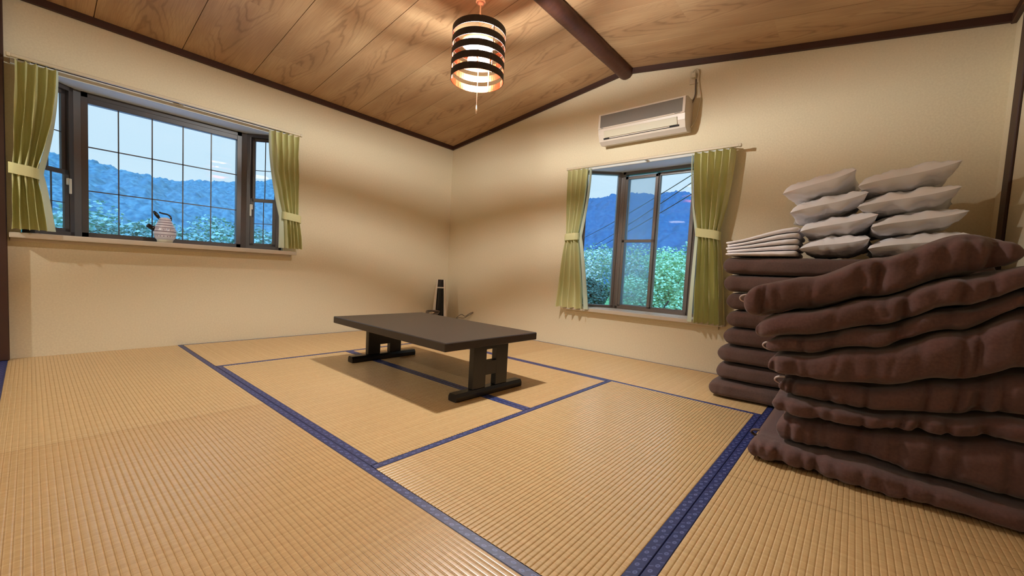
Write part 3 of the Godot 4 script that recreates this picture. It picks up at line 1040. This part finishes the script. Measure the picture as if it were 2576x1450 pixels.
# ------------------------------------------------------------------ bedding
func soft_slab(x0: float, x1: float, z0: float, z1: float, xs: Array, lo: Array, hi: Array, puff: float, crease: float, sd: int, nu := 96, nv := 56) -> SurfaceTool:
	# a soft folded pad: a flat oval section swept along x, rounded at both ends, with dents along its folds
	var st := mb()
	var r := RandomNumberGenerator.new()
	r.seed = sd
	var cr := []
	for k in 16: cr.append([r.randf_range(x0, x1), r.randf_range(0.006, 0.016), r.randf_range(0.4, 1.0), r.randf_range(-0.9, 0.9)])
	var pts := []
	for i in nu:
		var s := float(i) / (nu - 1)
		# crowd the rings at the ends
		var x := x0 + (x1 - x0) * (0.5 - 0.5 * cos(PI * s) if s < 0.5 else 0.5 - 0.5 * cos(PI * s))
		var yl := interp(xs, lo, x)
		var yh := interp(xs, hi, x)
		var h := (yh - yl) / 2.0
		var e := minf(x - x0, x1 - x)
		var rr := h * 0.95
		var k_ := 1.0 if e >= rr else pow(maxf(0.0, 1.0 - pow(1.0 - e / rr, 2.5)), 1.0 / 2.5)
		var hh := maxf(h * k_, 0.0008)
		var zi := 0.03 * (1.0 - sqrt(clampf(e / 0.05, 0.0, 1.0)))
		var za := z0 + zi
		var zb := z1 - zi + 0.012 * fn.get_noise_2d(x * 2.2, sd * 7.0)
		for j in nv:
			var a := TAU * (j + 0.5) / nv
			var cz := signf(cos(a)) * pow(absf(cos(a)), 0.30)
			var cy := signf(sin(a)) * pow(absf(sin(a)), 0.5)
			# round the long edges with a radius of about the half height
			var flat := (zb - za) / 2.0
			var z := (za + zb) / 2.0 + cz * flat
			var y := (yl + yh) / 2.0 + cy * hh
			var edge := smoothstep(flat - 0.12, flat, absf(cz * flat))
			var d := puff * fn.get_noise_3d(x * 5.0 + sd * 3.1, y * 9.0, z * 5.0) + puff * 0.15 * fn.get_noise_3d(x * 17.0, y * 22.0 + sd, z * 15.0)
			for q in cr:
				d -= crease * q[2] * exp(-pow((x - q[0] - 0.012 * cy * q[3]) / q[1], 2)) * edge * smoothstep(-0.9, 0.2, cy * signf(q[3]) + 0.5)
			z += d * 1.2 * cz * edge
			y += minf(d, 0.0) * cy if edge < 0.5 else d * cy * 0.5
			pts.append(Vector3(x + d * 0.6 * (-1.0 if x - x0 < x1 - x else 1.0) * (1.0 - k_), y, z))
	grid(st, pts, nu, nv, true)
	return st

func build_bedding() -> void:
	var order := ["lowest", "second from the floor", "third from the floor", "fourth from the floor", "fifth from the floor", "sixth from the floor", "seventh from the floor", "topmost"]
	# folded mattresses against the gable wall
	var lx := [3.212, 3.238, 3.242, 3.264, 3.272, 3.262, 3.238, 3.228]
	var fz := [0.70, 0.685, 0.69, 0.68, 0.68, 0.675, 0.675, 0.68]
	for k in 8:
		var y0 := 0.001 + 0.1062 * k
		var st := soft_slab(lx[k], 4.30, 0.07, fz[k], [3.0, 4.5], [y0, y0], [y0 + 0.1052, y0 + 0.1052], 0.006, 0.003, 100 + k, 72, 48)
		var lab: String = "brown folded mattress, %s of the rear stack by the gable wall" % order[k]
		if k == 7: lab = "topmost brown folded mattress of the rear stack, under the pillows"
		tag(build(st, "folded_mattress", M_.mattress_cloth), lab, "mattress", "folded mattresses in the rear stack")
	# puffy folded comforters in front
	var xs := [3.5, 3.7, 3.9, 4.1, 4.25, 4.37]
	var lv := [
		[0.001, 0.001, 0.001, 0.001, 0.001, 0.001], [0.082, 0.083, 0.090, 0.080, 0.074, 0.074], [0.180, 0.186, 0.198, 0.228, 0.257, 0.27],
		[0.262, 0.262, 0.262, 0.292, 0.332, 0.36], [0.332, 0.336, 0.355, 0.405, 0.475, 0.52], [0.40, 0.432, 0.486, 0.572, 0.665, 0.71],
		[0.46, 0.50, 0.562, 0.648, 0.725, 0.76], [0.545, 0.60, 0.666, 0.750, 0.795, 0.80], [0.69, 0.735, 0.815, 0.895, 0.86, 0.80]]
	var left := [3.575, 3.655, 3.632, 3.648, 3.608, 3.595, 3.548, 3.492]
	var right := [4.355, 4.355, 4.35, 4.355, 4.35, 4.355, 4.335, 4.215]
	var fr := [1.545, 1.50, 1.51, 1.495, 1.515, 1.49, 1.50, 1.47]
	for k in 8:
		var lo := []
		var hi := []
		for i in 6:
			lo.append(lv[k][i] + (0.002 if k else 0.0)); hi.append(lv[k + 1][i] - 0.002)
		var st := soft_slab(left[k], right[k], 0.76, fr[k], xs, lo, hi, 0.016, 0.016, 200 + k, 120, 64)
		var lab: String = "puffy brown folded comforter, %s of the front stack" % order[k]
		var cf := build(st, "folded_comforter", M_.comforter_cloth)
		tag(cf, lab, "comforter", "folded comforters in the front stack")
		if k in [0, 3, 5, 7]:
			# corner loop of cloth at the left end
			var lp := mb()
			var y: float = (lo[0] + hi[0]) / 2.0
			var z: float = fr[k] - (0.20 if k == 0 else 0.10)
			var path := []
			for i in 11:
				var a := PI * i / 10.0
				path.append(Vector3(left[k] + 0.012 - 0.035 * sin(a), y + 0.018 * cos(a) + 0.01, z + 0.012 * cos(a)))
			for w in 3:
				var sh := []
				for q in path: sh.append(q + Vector3(0, 0, 0.006 * (w - 1)))
				tube(lp, sh, 0.004, 6)
			build(lp, "cloth_loop", M_.care_tag if k != 0 else M_.mattress_cloth, cf)
	# white sheets
	var sord := ["lowest", "second", "middle", "fourth", "topmost"]
	for k in 5:
		var a := 0.856 + 0.0165 * k
		var b := 0.856 + 0.0330 * k
		var off := 0.006 * (k % 2)
		var st := soft_slab(3.236 + off, 3.588 + off * 0.5, 0.30, 0.69 - off, [3.23, 3.6], [a, b], [a + 0.0155, b + 0.032], 0.003, 0.001, 300 + k, 48, 40)
		tag(build(st, "folded_sheet", M_.sheet_cotton), "white folded sheet, %s of the small pile beside the pillows" % sord[k], "sheet", "folded sheets on the rear stack")
	# pillows, two columns of four
	var col := ["left column", "right column"]
	var pos := ["bottom", "second", "third", "top"]
	var cx := [[3.752, 3.745, 3.682, 3.662], [4.045, 4.022, 4.005, 3.985]]
	var cy := [[0.922, 1.026, 1.133, 1.245], [0.924, 1.032, 1.137, 1.247]]
	var tilt := [[0.10, 0.17, 0.20, 0.22], [0.10, 0.13, 0.12, 0.16]]
	var hw := [[0.145, 0.16, 0.165, 0.16], [0.175, 0.165, 0.178, 0.178]]
	for c in 2:
		for k in 4:
			var o := base("pillow", Vector3(cx[c][k], cy[c][k], 0.42 + 0.015 * ((k * 3 + c) % 3)), 0.06 * ((k + c) % 3 - 1))
			o.rotation.z = tilt[c][k]
			tag(o, "white cotton pillow, %s one in the %s on the brown stack" % [pos[k], col[c]], "pillow", "white pillows on the rear stack")
			pillow(o, hw[c][k], 0.25, 0.056 if k < 3 else 0.062, 400 + c * 10 + k)

func pillow(parent: Node, hx: float, hz: float, h: float, sd: int) -> void:
	var n := 40
	for side in [1.0, -1.0]:
		var st := mb()
		var pts := []
		for i in n:
			for j in n:
				var u := float(i) / (n - 1) * 2.0 - 1.0
				var v := float(j) / (n - 1) * 2.0 - 1.0
				var e := maxf(absf(u), absf(v))
				var x := hx * u * (1.0 - 0.10 * (1.0 - v * v) * absf(u))
				var z := hz * v * (1.0 - 0.08 * (1.0 - u * u) * absf(v))
				var y := h * pow(maxf((1.0 - u * u) * (1.0 - v * v), 0.0), 0.36)
				var wr := 0.010 * fn.get_noise_3d(x * 11.0 + sd, z * 9.0, sd) + 0.006 * fn.get_noise_3d(x * 26.0, z * 22.0 + sd, sd)
				# creases running in from the corners and hems
				var ang := atan2(v, u)
				wr += 0.006 * sin(ang * 9.0 + sd) * smoothstep(0.45, 0.85, e) * (1.0 - smoothstep(0.9, 1.0, e))
				pts.append(Vector3(x, side * y + wr * (1.0 - smoothstep(0.92, 1.0, e)) + 0.012 * u * u * u, z))
		if side > 0:
			grid(st, pts, n, n)
		else:
			var back := []
			for i in n:
				for j in n: back.append(pts[(n - 1 - i) * n + j])
			grid(st, back, n, n)
		build(st, "cover_top" if side > 0 else "cover_underside", M_.white_cotton, parent)

# ------------------------------------------------------------------ air conditioner
func build_air_conditioner() -> void:
	var o := base("air_conditioner", Vector3(2.06, 1.83, 0.0))
	tag(o, "white wall air conditioner with grey front grille above the gable window", "air conditioner")
	var W := 0.715
	# side profile (depth z, height y)
	var prof := [Vector2(0.0, 0.02), Vector2(0.10, 0.0), Vector2(0.142, 0.022), Vector2(0.168, 0.075), Vector2(0.178, 0.125), Vector2(0.176, 0.215), Vector2(0.166, 0.243), Vector2(0.145, 0.255), Vector2(0.0, 0.255)]
	var st := mb()
	var a := []
	var b := []
	for q in prof:
		a.append(Vector3(0.0, q.y, q.x)); b.append(Vector3(W, q.y, q.x))
	var mid := Vector3(W / 2.0, 0.13, 0.08)
	poly(st, a, mid); poly(st, b, mid)
	for i in prof.size(): poly(st, [a[i], a[(i + 1) % prof.size()], b[(i + 1) % prof.size()], b[i]], mid)
	build(st, "body", M_.ac_plastic, o)
	# grille recess and fins
	st = mb()
	box(st, Vector3(0.018, 0.128, 0.168), Vector3(W - 0.02, 0.232, 0.1785))
	var gr := build(st, "grille", M_.ac_grille, o)
	for k in 16:
		st = mb()
		var y := 0.132 + 0.0064 * k
		box(st, Vector3(0.018, y, 0.1785), Vector3(W - 0.02, y + 0.0028, 0.1805))
		build(st, "grille_fin", M_.ac_grille, gr)
	st = mb()
	# frame around the grille
	for q in [[Vector3(0.0, 0.118, 0.172), Vector3(W, 0.129, 0.184)], [Vector3(0.0, 0.231, 0.170), Vector3(W, 0.243, 0.181)], [Vector3(0.0, 0.118, 0.172), Vector3(0.018, 0.243, 0.1815)], [Vector3(W - 0.02, 0.118, 0.172), Vector3(W, 0.243, 0.1815)]]:
		box(st, q[0], q[1], 0.002)
	build(st, "front_panel", M_.ac_plastic, o)
	# outlet flap on the sloped lower face, with dark slots at its ends
	var sl := (Vector2(0.168, 0.075) - Vector2(0.142, 0.022))
	var ang := atan2(sl.x, sl.y)
	st = mb()
	cbox(st, Vector3(W / 2.0, 0.072, 0.1695), Vector3(W / 2.0 - 0.055, 0.028, 0.004), Basis(Vector3.RIGHT, -ang * -0.75), 0.002)
	build(st, "outlet_flap", M_.ac_flap, o)
	for q in [[0.045, 0.095], [W - 0.115, W - 0.045]]:
		st = mb()
		cbox(st, Vector3((q[0] + q[1]) / 2.0, 0.040, 0.153), Vector3((q[1] - q[0]) / 2.0, 0.006, 0.003), Basis(Vector3.RIGHT, ang))
		build(st, "slot", M_.ac_slot, o)
	st = mb()
	cbox(st, Vector3(W / 2.0, 0.037, 0.1505), Vector3(W / 2.0 - 0.05, 0.0022, 0.002), Basis(Vector3.RIGHT, ang))
	build(st, "slot", M_.ac_slot, o)
	# small printed marks
	for q in [[0.026, 0.05], [W - 0.075, W - 0.03]]:
		st = mb()
		box(st, Vector3(q[0], 0.1215, 0.1838), Vector3(q[1], 0.1255, 0.1844))
		build(st, "printed_mark", M_.print_grey, o)
	# power cord looping up to the outlet
	st = mb()
	var path := []
	for q in [[W + 0.004, 0.05, 0.03], [W + 0.03, 0.10, 0.022], [W + 0.045, 0.19, 0.014], [W + 0.052, 0.28, 0.012], [W + 0.036, 0.36, 0.012], [W + 0.028, 0.42, 0.014], [W + 0.026, 0.47, 0.02], [W + 0.012, 0.487, 0.028], [W - 0.004, 0.478, 0.034], [W - 0.008, 0.462, 0.036]]:
		path.append(Vector3(q[0], q[1], q[2]))
	var cv := Curve3D.new()
	for q in path: cv.add_point(q)
	tube(st, smooth_path(path), 0.0045, 8)
	build(st, "power_cord", M_.rail_cream, o)
	st = mb()
	tube(st, smooth_path([Vector3(W - 0.004, 0.24, 0.02), Vector3(W + 0.012, 0.30, 0.012), Vector3(W + 0.010, 0.36, 0.010), Vector3(W + 0.008, 0.42, 0.012)]), 0.006, 8)
	build(st, "drain_cord", M_.cord_grey, o)
	st = mb()
	box(st, Vector3(W - 0.022, 0.425, 0.012), Vector3(W + 0.012, 0.462, 0.046), 0.004)
	build(st, "plug", M_.rail_cream, o)
	var w := base("wall_outlet", Vector3(2.06 + W - 0.005, 1.83 + 0.44, 0.0))
	tag(w, "cream wall outlet with the air conditioner's plug, near the ceiling", "outlet")
	st = mb()
	box(st, Vector3(-0.035, -0.05, 0.0), Vector3(0.035, 0.05, 0.009), 0.003)
	build(st, "cover_plate", M_.rail_cream, w)

func smooth_path(p: Array, per := 5) -> Array:
	var out := []
	for i in p.size() - 1:
		var a: Vector3 = p[maxi(i - 1, 0)]
		var d: Vector3 = p[mini(i + 2, p.size() - 1)]
		var b: Vector3 = p[i]
		for k in per: out.append(b.cubic_interpolate(p[i + 1], a, d, float(k) / per))
	out.append(p[-1])
	return out

# ------------------------------------------------------------------ curtains
func curtain(called_label: String, T: Vector3, N: Vector3, yt: float, yb: float, ytie: float, top: Vector2, tie: Vector2, bot: Vector2, folds: int, lining_low: bool, sd: int, tie_tilt: float, off: float) -> void:
	# T along the wall, N into the room; top, tie and bot give the two edges along T
	var o := base("curtain", T * (top.x + top.y) / 2.0)
	tag(o, called_label, "curtain", "green curtains tied back at the bay windows")
	var org := o.position
	var nu := 64
	var nv := folds * 12 + 1
	var pts := []
	var edge := []
	for i in nu:
		var s := float(i) / (nu - 1)
		var y := lerpf(yt, yb, s)
		var st_ := (yt - ytie) / (yt - yb)
		var a: float
		var b: float
		var pinch := exp(-pow((s - st_) / 0.11, 2))
		if s < st_:
			var k := pow(s / st_, 1.7)
			a = lerpf(top.x, tie.x, k); b = lerpf(top.y, tie.y, k)
		else:
			var k := pow((s - st_) / (1.0 - st_), 0.75)
			a = lerpf(tie.x, bot.x, k); b = lerpf(tie.y, bot.y, k)
		var amp := 0.030 * (1.0 - 0.35 * pinch) + 0.007 * s
		for j in nv:
			var q := float(j) / (nv - 1)
			var wob := 0.045 * fn.get_noise_2d(q * 3.0 + sd, s * 2.0) * smoothstep(0.0, 0.25, s)
			var ph := TAU * folds * (q + wob) + sd
			var dep := off + amp * sin(ph) + 0.006 * sin(ph * 0.5 + 3.0 * s) + 0.014 * sin(PI * q) * pinch
			var x := lerpf(a, b, q) + 0.006 * cos(ph) * (1.0 - pinch)
			pts.append(T * x + N * dep + Vector3(0, y - 0.004 * sin(ph) * s, 0) - org)
		edge.append([a, b, y])
	var st := mb()
	grid(st, pts, nu, nv)
	build(st, "cloth", M_.curtain_cloth, o)
	# lining turned back along the window-side edge
	st = mb()
	var lp := []
	var hi_side := not lining_low
	for i in nu:
		var e: Array = edge[i]
		var x: float = e[1] if hi_side else e[0]
		var sgn := -1.0 if hi_side else 1.0
		var s := float(i) / (nu - 1)
		for j in 6:
			var q := j / 5.0
			lp.append(T * (x - sgn * (0.010 + 0.028 * s) * sin(PI * 0.85 * q) - sgn * 0.002) + N * (off - 0.006 - 0.03 * q - 0.004 * sin(6.0 * s + q)) + Vector3(0, e[2], 0) - org)
	grid(st, lp, nu, 6)
	build(st, "lining", M_.lining_cloth, o)
	# tie band wrapped round the gathered cloth
	st = mb()
	var bp := []
	var nb := 40
	var c := (tie.x + tie.y) / 2.0
	var hw := absf(tie.y - tie.x) / 2.0 + 0.014
	for i in nb + 1:
		var a := TAU * i / nb
		var x := c + hw * signf(cos(a)) * pow(absf(cos(a)), 0.7)
		var dep := off + 0.004 + 0.044 * signf(sin(a)) * pow(absf(sin(a)), 0.8)
		var y := ytie + tie_tilt * cos(a)
		for k in 5:
			var q := k / 4.0
			bp.append(T * x + N * (dep + 0.002 * sin(PI * q)) + Vector3(0, y - 0.031 + 0.062 * q, 0) - org)
	grid(st, bp, nb + 1, 5)
	build(st, "tie_band", M_.curtain_cloth, o)

func build_curtains() -> void:
	var zt := Vector3(0, 0, 1)
	var xi := Vector3(1, 0, 0)
	curtain("green curtain with tie band at the left end of the wide window", zt, xi, 1.752, 0.785, 1.125, Vector2(3.282, 3.442), Vector2(3.366, 3.458), Vector2(3.328, 3.464), 4, true, 2, 0.010, 0.11)
	curtain("green curtain with tie band at the right end of the wide window", zt, xi, 1.752, 0.79, 1.055, Vector2(1.848, 2.08), Vector2(1.85, 1.974), Vector2(1.815, 1.962), 5, false, 5, 0.012, 0.11)
	curtain("green curtain with pale lining at the left end of the gable window", xi, zt, 1.655, 0.385, 1.040, Vector2(1.75, 1.955), Vector2(1.768, 1.885), Vector2(1.705, 1.985), 4, false, 8, 0.006, 0.105)
	curtain("green curtain with tie band between gable window and sheets", xi, zt, 1.655, 0.380, 1.045, Vector2(2.832, 3.12), Vector2(2.915, 3.06), Vector2(2.92, 3.14), 6, true, 11, -0.018, 0.105)
	for w in 2:
		var o := base("curtain_rail", Vector3(0.0, 1.768, 2.655) if w == 0 else Vector3(2.442, 1.666, 0.0))
		tag(o, ["cream curtain rail above the wide left window", "cream curtain rail above the gable window"][w], "curtain rail", "curtain rails")
		var T := zt if w == 0 else xi
		var N := xi if w == 0 else zt
		var half := 0.80 if w == 0 else 0.70
		var dn := 0.115 if w == 0 else 0.11
		var st := mb()
		cbox(st, N * dn, T.abs() * half + N.abs() * 0.011 + Vector3(0, 0.009, 0), Basis(), 0.003)
		build(st, "track", M_.rail_cream, o)
		for s in [-1.0, 1.0]:
			st = mb()
			cbox(st, N * dn + T * s * (half + 0.008), T.abs() * 0.009 + N.abs() * 0.013 + Vector3(0, 0.011, 0), Basis(), 0.003)
			build(st, "end_cap", M_.rail_cream, o)
		for s in [-0.92, 0.0, 0.92]:
			st = mb()
			cbox(st, N * dn * 0.45 + T * s * half + Vector3(0, 0.012, 0), T.abs() * 0.009 + N.abs() * dn * 0.45 + Vector3(0, 0.004, 0), Basis())
			cbox(st, N * 0.0025 + T * s * half + Vector3(0, 0.016, 0), T.abs() * 0.012 + N.abs() * 0.0025 + Vector3(0, 0.02, 0), Basis(), 0.001)
			build(st, "bracket", M_.rail_cream, o)

# ------------------------------------------------------------------ small things
func build_small_things() -> void:
	# tower heater in the corner, facing the room
	var o := base("tower_heater", Vector3(0.17, 0.0, 0.25), atan2(3.68, 3.14))
	tag(o, "slim black and white tower heater in the room corner behind the table", "heater")
	var st := mb()
	lathe(st, Vector3.ZERO, [[0.0, 0.0], [0.105, 0.0], [0.11, 0.008], [0.10, 0.022], [0.0, 0.026]], 32)
	build(st, "foot", M_.heater_white, o)
	# body: two white cheeks and a dark front
	var lv := [[0.024, 0.088], [0.20, 0.080], [0.40, 0.066], [0.50, 0.057], [0.556, 0.052]]
	st = mb()
	var ring := []
	for q in lv:
		var w: float = q[1]
		for p in [Vector2(-1, -0.7), Vector2(1, -0.7), Vector2(1, 0.55), Vector2(0.86, 0.8), Vector2(0.6, 0.8), Vector2(0.6, 0.5), Vector2(-0.6, 0.5), Vector2(-0.6, 0.8), Vector2(-0.86, 0.8), Vector2(-1, 0.55)]:
			ring.append(Vector3(p.x * w, q[0], p.y * w))
	for i in lv.size() - 1:
		for j in 10:
			var k := (j + 1) % 10
			tri(st, ring[i * 10 + j], ring[i * 10 + k], ring[i * 10 + 10 + k])
			tri(st, ring[i * 10 + j], ring[i * 10 + 10 + k], ring[i * 10 + 10 + j])
	for e in [[0, 1, 2, 9], [2, 3, 4, 5], [6, 7, 8, 9], [2, 5, 6, 9]]:
		var top := []
		for j in e: top.append(ring[40 + j])
		poly(st, top, Vector3(0, 0, 0))
	build(st, "housing", M_.heater_white, o)
	st = mb()
	heater_front(st, 0.026, 0.455, 0.087, 0.0605)
	build(st, "front_grille", M_.black_plastic, o)
	st = mb()
	heater_front(st, 0.472, 0.556, 0.0595, 0.052)
	build(st, "control_panel", M_.brown_plastic, o)
	st = mb()
	box(st, Vector3(-0.037, 0.456, 0.02), Vector3(0.037, 0.471, 0.048), 0.003)
	build(st, "band", M_.heater_white, o)
	# bundled grey cord at its side and loose wires towards the wall socket
	st = mb()
	for k in 4:
		var path := []
		for i in 25:
			var a := TAU * i / 24.0
			path.append(Vector3(0.215 + 0.03 * sin(a * 2.0 + k) + 0.012 * k, 0.172 + 0.022 * sin(a) + 0.005 * k, 0.42 + 0.085 * cos(a)))
		tube(st, path, 0.0055, 6, false)
	tube(st, smooth_path([Vector3(0.215, 0.17, 0.34), Vector3(0.25, 0.12, 0.32), Vector3(0.26, 0.05, 0.33), Vector3(0.25, 0.006, 0.35)]), 0.0055, 6)
	tube(st, smooth_path([Vector3(0.215, 0.14, 0.50), Vector3(0.22, 0.07, 0.50), Vector3(0.2, 0.006, 0.48)]), 0.0055, 6)
	tag(build(st, "coiled_cord", M_.cord_grey), "bundled grey cord beside the tower heater", "cord")
	st = mb()
	tube(st, smooth_path([Vector3(0.24, 0.006, 0.16), Vector3(0.29, 0.10, 0.10), Vector3(0.34, 0.155, 0.06), Vector3(0.40, 0.14, 0.05), Vector3(0.45, 0.175, 0.035), Vector3(0.50, 0.20, 0.02)]), 0.004, 6)
	tube(st, smooth_path([Vector3(0.24, 0.006, 0.17), Vector3(0.32, 0.11, 0.11), Vector3(0.40, 0.12, 0.07), Vector3(0.46, 0.16, 0.05), Vector3(0.50, 0.19, 0.02)]), 0.004, 6)
	tag(build(st, "loose_wire", M_.cord_grey), "loose brown wires rising on the wall right of the tower heater", "cord")
	# striped jug on the sill of the wide window
	var j := base("striped_jug", Vector3(-0.12, 0.77, 2.727))
	tag(j, "striped white jug with black spout and handle on the wide window's sill", "jug")
	st = mb()
	var prof := [[0.050, 0.022], [0.062, 0.034], [0.068, 0.060], [0.068, 0.088], [0.064, 0.104], [0.055, 0.125], [0.045, 0.150], [0.038, 0.166], [0.034, 0.172]]
	for i in prof.size() - 1:
		for k in 32:
			for n in [[0, 0], [1, 0], [1, 1], [0, 0], [1, 1], [0, 1]]:
				var a: float = TAU * (k + n[1]) / 32.0
				var q: Array = prof[i + n[0]]
				st.set_smooth_group(1)
				st.set_uv(Vector2((k + n[1]) / 32.0 * 2.0, 1.0 - (q[1] - 0.022) / 0.15))
				st.add_vertex(Vector3(cos(a) * q[0], q[1], sin(a) * q[0]))
	build(st, "body", M_.jug_print, j)
	st = mb()
	lathe(st, Vector3.ZERO, [[0.0, 0.0], [0.044, 0.0], [0.046, 0.006], [0.050, 0.022], [0.0, 0.022]], 32)
	build(st, "foot", M_.jug_foot, j)
	st = mb()
	lathe(st, Vector3.ZERO, [[0.036, 0.171], [0.036, 0.178], [0.02, 0.186], [0.008, 0.188], [0.0, 0.188]], 24)
	build(st, "lid", M_.jug_print, j)
	st = mb()
	tube(st, smooth_path([Vector3(0, 0.168, -0.036), Vector3(0, 0.195, -0.034), Vector3(0, 0.212, -0.016), Vector3(0, 0.216, 0.01), Vector3(0, 0.222, 0.035)]), 0.006, 8)
	lathe_along(st, Vector3(0, 0.172, 0.030), Vector3(0, 0.228, 0.066), [[0.006, 0.0], [0.012, 0.3], [0.013, 0.7], [0.006, 1.0]])
	build(st, "handle", M_.black_plastic, j)
	st = mb()
	lathe_along(st, Vector3(0, 0.092, 0.055), Vector3(0, 0.122, 0.104), [[0.020, 0.0], [0.017, 0.4], [0.016, 0.9], [0.010, 1.0]])
	build(st, "spout", M_.black_plastic, j)

func heater_front(st: SurfaceTool, y0: float, y1: float, w0: float, w1: float) -> void:
	var n := 8
	var pts := []
	for i in 2:
		var y := y0 if i == 0 else y1
		var w := w0 if i == 0 else w1
		for k in n + 1:
			var t := float(k) / n * 2.0 - 1.0
			pts.append(Vector3(t * 0.598 * w, y, w * (0.55 + 0.22 * (1.0 - t * t))))
	grid(st, pts, 2, n + 1, false, -1)
	for e in [0, 1]:
		var cap := []
		for k in n + 1: cap.append(pts[e * (n + 1) + k])
		var y := y0 if e == 0 else y1
		var w := w0 if e == 0 else w1
		cap.append(Vector3(0.598 * w, y, w * 0.45)); cap.append(Vector3(-0.598 * w, y, w * 0.45))
		poly(st, cap, Vector3(0, (y0 + y1) / 2.0, 0))

func lathe_along(st: SurfaceTool, a: Vector3, b: Vector3, prof: Array) -> void:
	var d := (b - a)
	var n := d.normalized()
	var s := n.cross(Vector3.RIGHT).normalized()
	var u := s.cross(n)
	var pts := []
	var full := [[0.0005, 0.0]] + prof + [[0.0005, 1.0]]
	for q in full:
		for k in 14:
			var t := TAU * k / 14.0
			pts.append(a + d * q[1] + (s * cos(t) + u * sin(t)) * q[0])
	grid(st, pts, full.size(), 14, true)
